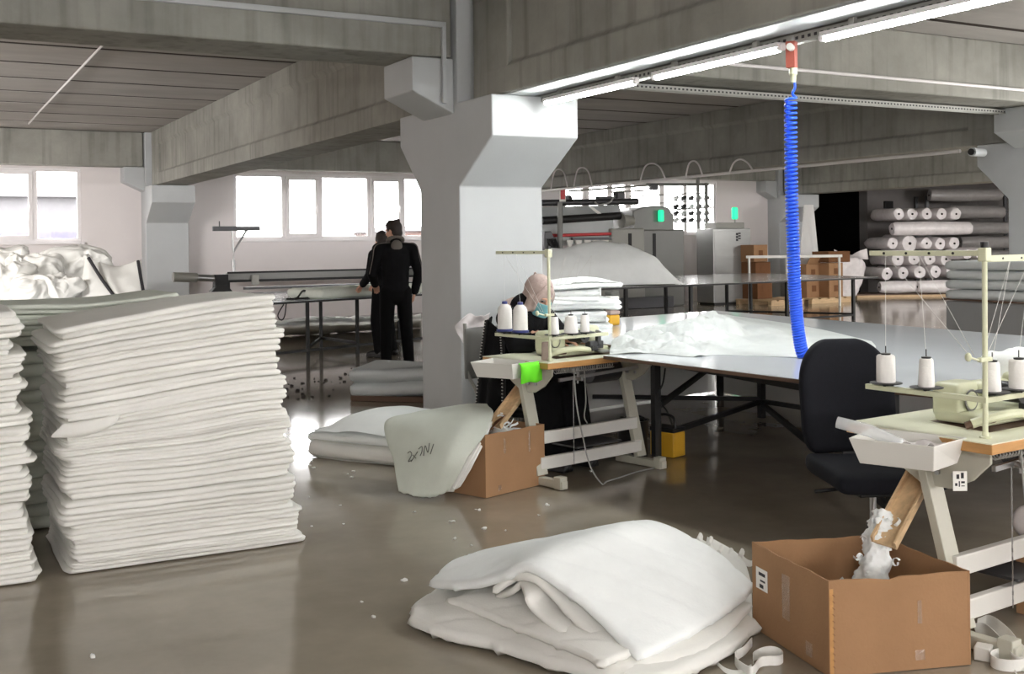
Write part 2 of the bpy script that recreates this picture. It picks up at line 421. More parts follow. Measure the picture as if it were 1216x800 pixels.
dk = MB()
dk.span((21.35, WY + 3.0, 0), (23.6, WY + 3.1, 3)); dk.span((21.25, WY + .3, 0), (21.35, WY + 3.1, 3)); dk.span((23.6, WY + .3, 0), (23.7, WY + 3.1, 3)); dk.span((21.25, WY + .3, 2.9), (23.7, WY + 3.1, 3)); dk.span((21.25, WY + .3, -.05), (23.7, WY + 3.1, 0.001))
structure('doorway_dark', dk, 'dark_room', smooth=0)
def window(n, W, mull, opening):
    x0, x1, z0, z1 = W; yy = WY + .02
    f = MB(); t = .07
    f.span((x0, yy, z0), (x1, yy + .08, z0 + t)); f.span((x0, yy, z1 - t), (x1, yy + .08, z1)); f.span((x0, yy, z0 + t), (x0 + t, yy + .08, z1 - t)); f.span((x1 - t, yy, z0 + t), (x1, yy + .08, z1 - t))
    for m in mull: f.span((m - .05, yy, z0 + t), (m + .05, yy + .08, z1 - t))
    fr = structure('window_%d' % n, f, 'pvc', bevel=.008, smooth=0)
    edges = [x0] + list(mull) + [x1]
    for k, (a, b) in enumerate(zip(edges[:-1], edges[1:])):
        a2 = a + (.05 if k else t); b2 = b - (.05 if k < len(edges) - 2 else t)
        if k in opening:
            s_ = MB(); q = .06
            s_.span((a2 - .02, yy - .03, z0 + t - .02), (b2 + .02, yy + .02, z0 + t + q)); s_.span((a2 - .02, yy - .03, z1 - t - q), (b2 + .02, yy + .02, z1 - t + .02))
            s_.span((a2 - .02, yy - .03, z0 + t + q), (a2 + q, yy + .02, z1 - t - q)); s_.span((b2 - q, yy - .03, z0 + t + q), (b2 + .02, yy + .02, z1 - t - q))
            s_.build('sash', 'pvc', fr, bevel=.006, smooth=0)
            h = MB(); hx = b2 - q / 2 if k % 2 else a2 + q / 2
            h.box((hx, yy - .045, (z0 + z1) / 2), (.03, .03, .07)); h.box((hx, yy - .065, (z0 + z1) / 2 - .06), (.02, .02, .14)); h.build('handle', 'pvc', fr, bevel=.005)
        MB().span((a2, yy + .05, z0 + t), (b2, yy + .056, z1 - t)).build('pane', 'glass', fr, smooth=0)
    s_ = MB().span((x0 - .05, WY - .1, z0 - .04), (x1 + .05, WY + .1, z0)); s_.build('sill', 'pvc', fr, bevel=.006, smooth=0)
window(1, W1, [.55, 2.16], [1])
window(2, W2, [6.94, 7.72, 8.82, 9.6, 10.4], [1, 3])
window(3, W3, [14.3, 15.05, 15.52, 16.6, 17.3], [1, 3])

# pillars with stepped corbels
def pillar(name, px, py, near=True, far=True, left=True, right=False, low=0.):
    m = MB(); a = .8
    prof = [(py, 0)]
    if near: prof += [(py, 1.97), (py - .6, 2.345), (py - .6, 2.67), (py + .02, 2.67)]
    prof += [(py + .02, CEIL), (py + a - .02, CEIL)]
    if far: prof += [(py + a - .02, 2.67), (py + a + .45, 2.67), (py + a + .45, 2.4), (py + a, 1.97)]
    prof += [(py + a, 0)]
    m.extrude(prof, 0, px, px + a)
    def side(s):
        x = px if s < 0 else px + a
        p = [(x, 2.58), (x + s * .38, 2.76), (x + s * .38, 3.045), (x, 3.045)]
        m.extrude(p, 1, py + .08, py + a - .1)
    if left: side(-1)
    if right: side(1)
    return structure(name, m, 'white_paint', bevel=.012, smooth=0)
PX = (4.08, 12.03, 19.98)
pillar('pillar_main', PX[0], 8.37, right=True)
pillar('pillar_right', PX[1], 8.37, right=True)
pillar('pillar_far', PX[0], 22.05, far=False)
pillar('pillar_corner', PX[2], 22.05, far=False)
pillar('pillar_near', PX[0], -5.31, right=True)

# long beams (I-shaped, resting on the corbels)
def beam(name, xc, y0, y1):
    m = MB(); hw, fl = .25, .045
    prof = [(-hw - fl, 2.68), (hw + fl, 2.68), (hw + fl, 2.89), (hw, 2.93), (hw, 3.42), (hw + fl, 3.48), (hw + fl, CEIL), (-hw - fl, CEIL), (-hw - fl, 3.48), (-hw, 3.42), (-hw, 2.93), (-hw - fl, 2.89)]
    m.extrude(prof, 1, y0, y1)
    m.span((-hw - fl + .003, y0, 2.69), (hw + fl - .003, y0 + .6, CEIL - .01)); m.span((-hw - fl + .003, y1 - .6, 2.69), (hw + fl - .003, y1, CEIL - .01))
    return structure(name, m, 'concrete', smooth=0, bevel=.012, loc=(xc, 0, 0))
beam('beam_main_near', PX[0] + .4, -4.4, 8.3); beam('beam_main_far', PX[0] + .4, 9.24, 21.98)
beam('beam_right_near', PX[1] + .4, -4.4, 8.3); beam('beam_right_far', PX[1] + .4, 9.24, 21.98)
beam('beam_storage', PX[2] + .4, 9.24, 21.98)
MB().span((PX[0] + .12, -4.3, 2.674), (PX[0] + .68, 8.2, 2.679))
# cross beams
def crossbeam(name, x0, x1, y0=8.42, y1=9.08):
    m = MB().span((x0, y0, 3.05), (x1, y1, CEIL)); x = x0 + 1.1
    return structure(name, m, 'concrete', smooth=0, bevel=.02)
crossbeam('crossbeam_left', -9, PX[0] - .03); crossbeam('crossbeam_middle', PX[0] + .83, PX[1] - .03); crossbeam('crossbeam_right', PX[1] + .83, 22)
crossbeam('crossbeam_window_left', -9, PX[0] - .02, WY - .35, WY - .01); crossbeam('crossbeam_window_middle', PX[0] + .82, PX[1] + .3, WY - .35, WY - .01); crossbeam('crossbeam_window_right', PX[1] + .3, PX[2] - .02, WY - .35, WY - .01)
# whitewashed strip under the near main beam
structure('trim_1', MB().span((PX[0] + .14, -4.3, 2.672), (PX[0] + .4, 8.05, 2.679)), 'white_paint', smooth=0)
# conduits
def pipe(name, pts, r, mat='pvc', n=10): return structure(name, MB().tube(pts, r, n), mat, smooth=60)
structure('trim_2', MB().span((-9, 8.385, 3.29), (3.98, 8.42, 3.335)), 'white_paint', smooth=0, bevel=.005)
structure('trim_3', MB().span((3.95, 8.385, 2.66), (3.985, 8.42, 3.335)), 'white_paint', smooth=0, bevel=.005)
pipe('conduit_crossbeam', [(5, 8.4, 3.19), (8, 8.4, 3.19), (11.3, 8.4, 3.18), (11.98, 8.4, 3.1)], .018)
pipe('conduit_beam', [(12.05, 21.9, 2.62), (12.05, 16, 2.62), (12.06, 9.9, 2.62)], .025)
a = at_x(128, 47, 2.35)
pipe('conduit_ceiling', [at_z(128, 47, 3.68), at_z(48, 131, 3.68), at_z(34, 147, 3.68)], .014)
def perforated(name, p, q, wd, ht):
    p = Vector(p); q = Vector(q); d = q - p; n = int(d.length / .05); m = MB(); R = None
    dd = d.normalized(); sd = dd.cross(Vector((0, 0, 1))).normalized()
    m.bar(p + sd * wd / 2, q + sd * wd / 2, .004, ht); m.bar(p - sd * wd / 2, q - sd * wd / 2, .004, ht)
    m.bar(p + Vector((0, 0, ht / 2)), q + Vector((0, 0, ht / 2)), wd, .004)
    o = structure(name, m, 'galv', smooth=0)
    h = MB()
    for k in range(n):
        c = p + dd * (k + .5) * .05
        for s in (-1, 1):
            h.bar(c + sd * s * (wd / 2 + .003) - dd * .011, c + sd * s * (wd / 2 + .003) + dd * .011, .002, ht * .35)
    h.build('slots', 'ink', o, smooth=0)
    return o
perforated('tray_lights', (PX[0] + .47, -3.6, 2.645), (PX[0] + .47, 7.75, 2.645), .06, .05)
perforated('tray_crossbeam', (4.95, 8.95, 3.0), (11.95, 8.95, 3.0), .1, .05)
pipe('drop_pipe', [(11.6, 8.5, 3.02), (11.75, 8.35, 2.95), (11.78, 8.3, 2.75), (11.9, 8.3, 2.6), (11.98, 8.36, 2.5)], .035)

# LED tubes under the beam: three in view, the row goes on towards the camera
def tube_light(y, label, group=None):
    t = thing('tube_light', label, 'lamp', (PX[0] + .39, y, 2.6), 0, 'lit tube lights under the near beam')
    MB().span((-.03, -.62, .002), (.03, .62, .03)).build('housing', 'pvc', t, smooth=0, bevel=.004)
    MB().tube([(0, -.6, -.006), (0, .6, -.006)], .02, 14).build('diffuser', 'tube', t)
    for s in (-1, 1): MB().cyl((0, s * .6, 0), (0, s * .635, 0), .021).build('end_cap', 'pvc', t)
    for s in (-.4, .4): MB().span((-.012, s - .02, .03), (.012, s + .02, .07)).build('bracket', 'galv', t, smooth=0)
tube_light(6.98, 'lit tube light nearest the white pillar under the concrete beam')
tube_light(5.52, 'lit tube light between pillar lamp and red hose block')
tube_light(3.95, 'lit tube light nearest the top right corner of the photo')

# outdoors seen through the panes
ob = MB().span((-30, 62, -1), (14, 74, 4.3)); o1 = tag(ob.build('warehouse', 'outer_wall', smooth=0, loc=(0, 0, 0)), 'pale outdoor warehouse with a blue lower band behind the left window', 'building')
MB().span((-30.2, 61.6, -1), (14.2, 62, 2.4)).build('lower_band', 'outer_blue', o1, smooth=0)
MB().extrude([(-30.5, 4.2), (14.5, 4.2), (14.5, 4.4), (-8, 6.0), (-30.5, 4.4)], 1, 61.5, 74).build('roof', 'outer_wall', o1, smooth=0)
o2 = tag(MB().span((26.3, 62, -1), (40, 70, 2.35)).build('low_building', 'outer_red', smooth=0), 'low reddish building seen through the middle window behind the men', 'building')
MB().span((26.0, 61.8, 2.35), (40.2, 70.2, 2.65)).build('roof', 'outer_wall', o2, smooth=0)
structure('yard_ground', MB().span((-80, WY + .35, -.6), (120, 110, -.3)), 'outer_ground', smooth=0)
# ------------------------------------------------------------------ folded quilts in tall stacks
def folded_quilt(name, w_, d_, h, seed, mat='fabric', plies=2, amp=.008, tilt=0., loc=(0, 0, 0), rz=0., n=(30, 10, 8), sag=0., parent=None, warp=None, rag=1.):
    """a quilt folded into plies with round fold edges; warp(point) is the shared sag of a whole stack"""
    rnd = random.Random(seed); m = MB()
    per = 5; nzz = plies * per; hp = h / plies
    jut = [rnd.uniform(-.02, .02) * rag for _ in range(plies)]; jut2 = [rnd.uniform(-.02, .012) * rag for _ in range(plies)]
    L = Vector(loc)
    def fn(p, nn):
        t = min(.9999, max(0, p.z / h + .5)); k = int(t * plies); f = (t * plies - k) * 2 - 1
        f = math.copysign(abs(f) ** .75, f)                      # crowd samples towards the crease
        q = Vector(p); z01 = (k + .5 + f / 2) / plies
        q.z = (z01 - .5) * h
        n2 = Vector((nn.x, nn.y, 0)); side = n2.length
        if side > 1e-6: n2.normalize()
        edge = max(abs(p.x) / (w_ / 2), abs(p.y) / (d_ / 2))
        inset = hp * .5 * (1 - math.sqrt(max(0, 1 - f * f))) * 1.15
        if edge > .97: q -= n2 * inset * (1 if side > .3 else 0)
        wob = nz((q.x + seed, q.y, q.z * 6), 2.2, seed) * amp * 1.3 + nz((q.x, q.y, q.z * 9), 7, seed + 3) * amp * .7
        if edge > .97: q += n2 * wob
        if edge > .97: q += Vector((jut[k] * (1 if p.x > 0 else -1) * abs(n2.x), jut2[k] * n2.y, 0))
        if warp: q.z += warp(q + L, seed) if 0 else warp(q + L)
        else:
            q.z += tilt * p.x + nz((p.x, p.y, 0), 1.8, seed) * amp * 1.2 + nz((p.x, p.y, 0), 6, seed) * amp * .5 * (1 if z01 > .5 else 0)
        if sag: q.z -= sag * h * min(1, (abs(p.x) / (w_ / 2)) ** 2.6 + (abs(p.y) / (d_ / 2)) ** 2.6) * z01
        return q
    m.rbox((0, 0, h / 2), (w_, d_, h), .0, (n[0], n[1], nzz), fn=lambda p, nn: p)
    # rebuild with real side normals: corner columns get averaged directions
    out = []
    for p in m.v:
        lp = p - Vector((0, 0, h / 2)); ex = abs(abs(lp.x) - w_ / 2) < 1e-6; ey = abs(abs(lp.y) - d_ / 2) < 1e-6
        nn = Vector((math.copysign(1, lp.x) if ex else 0, math.copysign(1, lp.y) if ey else 0, 0))
        if nn.length > 0: nn.normalize()
        if ex and ey: lp.x -= math.copysign(.012, lp.x); lp.y -= math.copysign(.012, lp.y); lp2 = lp
        r = fn(lp, nn); r.z += h / 2; out.append(r)
    m.v = out
    return m.build(name, mat, parent, smooth=80, loc=loc, rz=rz)

def quilt_stack(cx, cy, w0, d0, ztop, count, seed, where, group, lean=(0, 0), topt=.04, zbot=0.004):
    rnd = random.Random(seed); hs = [rnd.uniform(.8, 1.25) for _ in range(count)]; s = sum(hs); hs = [(ztop - zbot) * q / s for q in hs]
    def warp(p):
        f = max(0, p.z / ztop)
        return (topt * f ** 2 * (p.x - cx) + .022 * f * math.sin((p.x - cx) * 3.4 + f * 4 + seed) + .016 * min(1, f * 4) * nz((p.x, p.y, p.z * 1.6), 2.2, seed))
    z = zbot
    for k in range(count):
        f = z / ztop
        dx = lean[0] * (1 - f) + rnd.uniform(-.016, .016); dw = rnd.uniform(-.04, .035)
        o = folded_quilt('folded_quilt', w0 + dw + lean[1] * (1 - f), d0 + rnd.uniform(-.04, .04), hs[k] * .965, seed * 31 + k, amp=.011, loc=(cx + dx, cy + rnd.uniform(-.01, .01), z), plies=2 if rnd.random() < .8 else 3, warp=warp)
        tag(o, 'folded white quilt, %s from the top of the %s' % (ORD[count - k - 1], where), 'quilt', group)
        z += hs[k]
quilt_stack(1.10, 5.80, 1.05, .86, 1.185, 23, 4, 'right floor stack', 'folded quilts in the right floor stack', lean=(.085, .03), topt=.12)
quilt_stack(-.06, 5.78, 1.0, .86, 1.15, 22, 9, 'leftmost floor stack', 'folded quilts in the left floor stack', lean=(.06, .02), topt=.10)
# the row behind: only its top quilts show
for k in range(4):
    o = folded_quilt('folded_quilt', .92, .8, .054, 300 + k, 'fabric_old', loc=(.84 + .01 * k, 6.74 - .01 * k, .985 + .056 * k), amp=.012, warp=lambda p: .05 * (p.x - .93) + .012 * math.sin(p.x * 5) + .008 * nz((p.x, p.y, 0), 3, 2))
    tag(o, 'greyish folded quilt, %s from the top of the stack hidden behind the two front stacks' % ORD[3 - k], 'quilt', 'quilts on the rear stack')
bk = MB()
o = folded_quilt('quilt_pile', .9, .78, .94, 333, 'fabric_old', plies=14, loc=(.84, 6.74, .004), n=(16, 8, 44), amp=.006)
tag(o, 'lower quilts of the rear stack hidden behind the two front stacks', 'quilt', None, 'stuff')
# a loose corner hanging out of the right stack
lc = MB()
lc.sheet([[(.62, 5.34, .70), (.70, 5.318, .705), (.80, 5.31, .72), (.86, 5.33, .725)], [(.58, 5.345, .66), (.70, 5.315, .66), (.80, 5.312, .68), (.84, 5.33, .69)], [(.57, 5.35, .645), (.68, 5.335, .64), (.76, 5.33, .655), (.80, 5.34, .665)]], 8, 16, .004)
tag(lc.build('quilt_corner', 'fabric', smooth=80), 'loose folded corner poking out halfway up the tall stack', 'quilt')

# ------------------------------------------------------------------ big folded quilt on the floor in front
Q = thing('folded_quilt', 'big white folded quilt lying loosely on the floor beside the large cardboard box', 'quilt', (2.35, 3.6, 0))
OFF = Vector((2.35, 3.6, 0))
def zc(rows): return [[at_z(a, b, c) - OFF for a, b, c in r] for r in rows]
def soft(seed, a=.01, quilting=True):
    def fn(p, u, v):
        q = Vector(p)
        q.z += nz(p, 3.2, seed) * a + nz(p, 9, seed + 1) * a * .45
        if quilting:
            s = (p.x * .62 + p.y * .78); t = (p.x * .78 - p.y * .62)
            ds = abs((s * 7.5) % 1 - .5); dt = abs((t * 4.5) % 1 - .5)
            q.z -= .006 * math.exp(-(ds / .05) ** 2) + .004 * math.exp(-(dt / .04) ** 2)
        return q
    return fn
# bottom layers on the floor
base = zc([[(487, 732, .055), (530, 746, .06), (583, 757, .06), (651, 779, .06), (715, 797, .06), (745, 808, .06)],
           [(500, 710, .085), (550, 718, .10), (610, 730, .10), (670, 752, .10), (728, 776, .09), (795, 796, .06)],
           [(575, 668, .10), (620, 672, .12), (680, 690, .12), (740, 708, .12), (800, 730, .09), (866, 764, .055)],
           [(648, 645, .08), (680, 645, .10), (730, 648, .10), (790, 660, .10), (850, 680, .08), (897, 735, .055)]])
MB().sheet(base, 40, 56, .052, soft(2, .008)).build('lower_layer', 'fabric', Q, smooth=180)
# second layer: its long edge shows as a strip before the arch
l2 = zc([[(531, 709, .115), (585, 730, .115), (640, 752, .115), (690, 772, .11), (714, 785, .105)],
         [(560, 700, .14), (610, 712, .15), (660, 732, .14), (705, 752, .13), (740, 775, .11)],
         [(600, 680, .15), (650, 686, .17), (700, 702, .15), (745, 722, .14), (785, 750, .12)]])
MB().sheet(l2, 24, 50, .028, soft(5, .005)).build('middle_layer', 'fabric', Q, smooth=180)
ut = zc([[(585, 697, .2), (608, 682, .25), (630, 682, .275), (656, 703, .225), (692, 742, .145), (742, 794, .075)],
         [(610, 680, .22), (650, 662, .28), (690, 668, .29), (735, 695, .22), (785, 728, .15), (836, 768, .07)],
         [(650, 660, .2), (690, 645, .26), (735, 645, .29), (785, 668, .22), (840, 700, .14), (893, 716, .085)]])
MB().sheet(ut, 26, 46, .03, soft(9, .005)).build('under_layer', 'fabric', Q, smooth=180)
# inner roll of the lining, seen in the opening
il = []
for f, (a, b) in enumerate((((588, 706, .15), (640, 662, .22)), ((606, 700, .20), (660, 655, .27)), ((618, 690, .235), (690, 650, .29)), ((626, 706, .215), (700, 665, .26)), ((634, 722, .17), (705, 690, .2)), ((660, 742, .14), (720, 700, .17)), ((692, 762, .11), (745, 715, .14)))):
    il.append([at_z(*a) - OFF, (at_z(*a) + at_z(*b)) / 2 - OFF, at_z(*b) - OFF])
MB().sheet(il, 30, 12, .022, soft(8, .006, False)).build('inner_lining', 'fabric', Q, smooth=180)
# the arch on top
top = zc([[(511, 690, .145), (540, 689, .185), (585, 682, .245), (622, 667, .315), (668, 691, .27), (715, 731, .185), (760, 775, .11)],
          [(545, 662, .2), (580, 656, .24), (620, 650, .29), (672, 645, .345), (725, 668, .29), (776, 702, .215), (828, 742, .125)],
          [(600, 646, .21), (630, 640, .25), (675, 632, .3), (724, 628, .355), (778, 646, .3), (830, 678, .225), (874, 712, .135)],
          [(645, 640, .2), (675, 634, .24), (718, 624, .29), (768, 616, .345), (818, 634, .3), (858, 660, .23), (895, 692, .15)]])
MB().sheet(top, 44, 60, .038, soft(11, .011)).build('top_layer', 'fabric_cool', Q, smooth=180)
side = zc([[(840, 640, .2), (868, 655, .19), (884, 668, .17), (892, 690, .12)], [(836, 662, .16), (862, 680, .14), (882, 696, .11), (893, 715, .07)], [(832, 690, .1), (860, 705, .08), (880, 720, .06), (893, 738, .045)]])
MB().sheet(side, 14, 20, .03, soft(14, .02, False)).build('crumpled_end', 'fabric', Q, smooth=180)
def frill(name, p, q, loops, r, label):
    p = Vector(p); q = Vector(q); d = q - p; n = loops * 12; pts = []
    for k in range(n + 1):
        f = k / n; a = 2 * PI * loops * f
        pts.append(p + d * f + d.normalized() * r * math.cos(a) + Vector((0, 0, r * .9 * (1 + math.sin(a)) + .012 * math.sin(f * 9))))
    return tag(MB().ribbon(pts, .03, Vector((-d.y, d.x, .2)), .002).build('ribbon', 'fabric', smooth=80), label, 'ribbon', 'white tape offcuts on the floor')
frill('ribbon', at_z(828, 646, .2), at_z(890, 672, .15), 5, .02, 'ruffled white tape lying on the far corner of the big floor quilt')

# white tapes on the floor
def tape(pts, axis, label, wd=.034):
    return tag(MB().ribbon(spline(pts, 10), wd, axis, .002).build('ribbon', 'fabric', smooth=80), label, 'ribbon', 'white tape offcuts on the floor')
c = at_z(912, 786, 0)
ring = [c + Vector((.058 * math.cos(a) * 1.0, .042 * math.sin(a), .019 + .004 * math.sin(2 * a))) for a in [PI * .9 + k * PI / 7 for k in range(15)]]
tp = [at_z(893, 762, .03), at_z(884, 772, .03), at_z(873, 780, .02), at_z(878, 790, .02), at_z(893, 797, .02)]
tape(tp + [ring[2] + Vector((-.02, -.012, 0))] + ring[3:], (0, 0, 1), 'white tape curled into a ring before the big cardboard box')
tape([at_z(834, 776, .004), at_z(848, 784, .006), at_z(862, 796, .006), at_z(878, 799, .008), at_z(893, 792, .012)], [Vector((.5, .8, .2))] * 41, 'flat white tape end lying between floor quilt and cardboard box')
P = lambda *q: [at_z(*v) for v in q]
tape(P((1160, 742, .03), (1175, 738, .045), (1195, 752, .05), (1212, 772, .04), (1225, 780, .03)), Vector((.6, .3, 1)), 'loose white tape sloping down right of the big box', .05)
tape(P((1158, 748, .02), (1172, 748, .03), (1190, 764, .03), (1205, 784, .025), (1220, 790, .02)), Vector((.3, .6, .8)), 'wide white tape lying beside the small grey block', .05)
c_ = at_z(1200, 790, 0)
tape([c_ + Vector((.075 * math.cos(a), .055 * math.sin(a), .022)) for a in [k * PI / 6 for k in range(11)]], (0, 0, 1), 'curled white tape ring at the bottom right corner of the photo', .04)
tape(P((1157, 766, .004), (1175, 776, .005), (1192, 782, .006), (1208, 800, .006)), Vector((.7, .7, .1)), 'flat white tape strip running under the curled ring at the bottom right', .04)
b = at_z(1168, 782, 0)
o = MB().box((0, 0, .024), (.06, .055, .048)).build('foam_block', 'tray', bevel=.004, loc=b, rz=.5); tag(o, 'small grey block among the tapes right of the big box', 'block')

# ------------------------------------------------------------------ cardboard boxes
def wall_sheet(m, p, q, z0, z1, t, dip=None, n=14):
    """one box side from p to q with an uneven top rim"""
    p = Vector(p); q = Vector(q); d = (q - p).normalized(); nr = Vector((d.y, -d.x, 0))
    vs = []
    for k in range(n + 1):
        f = k / n; c = p.lerp(q, f); zt = z1 + (dip(f) if dip else 0)
        for o_ in (0, t):
            vs += [(c.x - nr.x * o_, c.y - nr.y * o_, z0), (c.x - nr.x * o_, c.y - nr.y * o_, zt)]
    fs = []
    for k in range(n):
        a = k * 4; b_ = a + 4
        fs += [(a, b_, b_ + 1, a + 1), (a + 2, a + 3, b_ + 3, b_ + 2), (a + 1, b_ + 1, b_ + 3, a + 3), (a, a + 2, b_ + 2, b_)]
    fs += [(0, 1, 3, 2), (n * 4, n * 4 + 2, n * 4 + 3, n * 4 + 1)]
    m.add(vs, fs)
def open_box(label, corners, h, t=.007, mat='cardboard', group=None, dips=None, name='cardboard_box'):
    c0 = sum((Vector((*c, 0)) for c in corners), Vector()) / 4
    T = thing(name, label, 'box', c0, 0, group)
    cs = [Vector((*c, 0)) - c0 for c in corners]
    for k in range(4):
        m = MB(); wall_sheet(m, cs[k], cs[(k + 1) % 4], .003, h, t, dips[k] if dips else None); m.build('side', mat, T, smooth=0)
    MB().prism([(c.x * .985, c.y * .985) for c in cs], .003, .012).build('bottom', mat, T, smooth=0)
    return T, cs
def notch(f): return -.012 * math.exp(-((f - .42) / .07) ** 4) + .002 * math.sin(f * 17)
def wav(f): return .0015 * math.sin(f * 9 + 1) - .0015 * math.sin(f * 23)
BA = (2.735, 2.80); BB = (3.236, 2.637); BD = (2.845, 3.315); BC = (3.33, 3.14)
BX, bc = open_box('large open cardboard box in the right foreground with white scraps inside', [BA, BB, BC, BD], .328, dips=[notch, wav, wav, wav])
# tape, staples and the paper label
def on_side(T, a, b, f0, f1, z0, z1, name, mat, out=.0015):
    a = Vector(a); b = Vector(b); d = (b - a); nr = Vector((d.y, -d.x, 0)).normalized()
    p = a + d * f0 + nr * out; q = a + d * f1 + nr * out
    return MB().add([(p.x, p.y, z0), (q.x, q.y, z0), (q.x, q.y, z1), (p.x, p.y, z1), *[(v.x - nr.x * .001, v.y - nr.y * .001, z) for v, z in ((p, z0), (q, z0), (q, z1), (p, z1))]], [(0, 1, 2, 3), (7, 6, 5, 4), (0, 4, 5, 1), (1, 5, 6, 2), (2, 6, 7, 3), (3, 7, 4, 0)]).build(name, mat, T, smooth=0)
lb = on_side(BX, bc[3], bc[0], .06, .22, .165, .245, 'paper_label', 'paper')
for z0, z1, f0, f1 in ((.218, .230, .10, .19), (.196, .203, .12, .19), (.172, .186, .11, .165)): 
    q = on_side(BX, bc[3], bc[0], f0, f1, z0, z1, 'print', 'ink', .002); q.parent = lb
on_side(BX, bc[3], bc[0], .42, .52, .11, .27, 'tape_strip', 'tape'); on_side(BX, bc[3], bc[0], .72, .8, .03, .08, 'tape_strip', 'tape')
on_side(BX, bc[0], bc[1], .62, .65, .16, .24, 'tape_scar', 'tape'); on_side(BX, bc[0], bc[1], .60, .67, .035, .07, 'tape_scar', 'tape'); on_side(BX, bc[0], bc[1], .005, .03, .01, .3, 'corner_seam', 'wood_edge', .001)
st = MB()
a, b_ = bc[0], bc[1]; d = (b_ - a).normalized(); nr = Vector((d.y, -d.x, 0)).normalized()
for k in range(12): st.bar(a + d * .012 + nr * .003 + Vector((0, 0, .04 + k * .022)), a + d * .02 + nr * .003 + Vector((0, 0, .033 + k * .022)), .002, .002)
st.build('stitches', 'cardboard_dark', BX, smooth=0)
for s_, T_, cs_ in ((0, BX, bc),):
    m = MB(); m.sheet([[cs_[3] + Vector((.02, -.02, .03)), cs_[2] + Vector((-.02, -.02, .03))], [cs_[0] + Vector((.02, .02, .03)), cs_[1] + Vector((-.02, .02, .03))]], 6, 6, .004); m.build('inner_flap', 'cardboard', T_, smooth=0)
def scraps(name, c, r, h, n, seed, label, mat='film', wd=.014):
    """a tangle of curled strips"""
    rnd = random.Random(seed); m = MB()
    for k in range(n):
        a = rnd.uniform(0, 2 * PI); f = rnd.random() ** .5; p = Vector((math.cos(a) * r * f, math.sin(a) * r * f, rnd.uniform(.01, 1) * h * (1 - .55 * f)))
        pts = [p]; dirv = Vector((rnd.uniform(-1, 1), rnd.uniform(-1, 1), rnd.uniform(-.5, .6)))
        for q in range(5):
            dirv = (dirv + Vector((rnd.uniform(-1, 1), rnd.uniform(-1, 1), rnd.uniform(-.8, .7)))).normalized(); pts.append(pts[-1] + dirv * r * .2)
        for q in pts: q.z = max(q.z, .004)
        m.ribbon(spline(pts, 4), wd * rnd.uniform(.6, 1.4), Vector((rnd.uniform(-1, 1), rnd.uniform(-1, 1), 1)), .0012)
    def fn(p, nn): return p * (1 + .25 * nz(p, 14, seed))
    m.rbox((0, 0, h * .36), (r * 1.5, r * 1.4, h * .72), r * .6, (12, 12, 8), fn=fn)
    return tag(m.build(name, mat, loc=c, smooth=80), label, 'scraps', None, 'stuff')
sp = at_d(1050, 700, 3.98)
scraps('fabric_scraps', (3.12, 2.98, .03), .15, .2, 60, 3, 'tangle of white edge trimmings in the large cardboard box', 'fabric_cool')
# a column of trimmings sliding down the wooden chute
rnd = random.Random(8); m = MB()
pa = spline([Vector((3.07, 2.95, .09)), Vector((3.10, 2.97, .2)), Vector((3.15, 2.985, .30)), Vector((3.19, 3.0, .39)), Vector((3.23, 3.02, .45))], 14)
m.tube(pa, [.075 - .045 * (i / (len(pa) - 1)) ** .6 for i in range(len(pa))], 34)
for i, p in enumerate(m.v):
    c_ = min(pa, key=lambda q: (q - p).length); nn = (p - c_).normalized()
    m.v[i] = p + nn * (.02 * nz(p, 22, 3) + .022 * (.4 - abs(nz(p, 38, 5))) + .012 * nz(p, 80, 7))
for k in range(46):
    f = rnd.random(); p = pa[int(f * (len(pa) - 1))] + Vector((rnd.gauss(0, .04 - .02 * f), rnd.gauss(0, .04 - .02 * f), rnd.gauss(0, .015)))
    r = rnd.uniform(.008, .016); R = Matrix.Rotation(rnd.uniform(0, 6), 3, 'X') @ Matrix.Rotation(rnd.uniform(0, 6), 3, 'Y')
    m.ribbon([p + R @ Vector((r * math.cos(a), r * math.sin(a), .012 * a / 6)) for a in [q * .6 for q in range(11)]], .012, R @ Vector((0, 0, 1)), .001)
tag(m.build('fabric_scraps', 'fabric_cool', smooth=80), 'fluffy white trimmings sliding off the wooden chute into the large box', 'scraps', None, 'stuff')

MBX, mc = open_box('medium open cardboard box before the sewing station by the white pillar', [(2.965, 5.778), (3.455, 5.935), (3.33, 6.25), (2.845, 6.09)], .37, dips=[wav, wav, wav, wav])
on_side(MBX, mc[0], mc[1], .3, .33, .24, .33, 'tape_scar', 'tape'); on_side(MBX, mc[0], mc[1], .72, .75, .22, .35, 'tape_scar', 'tape'); on_side(MBX, mc[0], mc[1], .2, .25, .03, .06, 'tape_scar', 'tape')
scraps('fabric_scraps', (3.24, 6.06, .2), .13, .2, 50, 21, 'white edge trimmings heaped in the medium cardboard box', 'fabric_cool', .012)
fl = MB().sheet([[at_d(580, 512, 6.72), at_d(592, 500, 6.75)], [at_d(588, 500, 6.85), at_d(600, 492, 6.88)]], 6, 6, .005); fl.build('flap', 'cardboard_dark', None, smooth=0).parent = MBX
fo = [o for o in MBX.children if o.name.startswith('flap')][0]; fo.location = -MBX.location
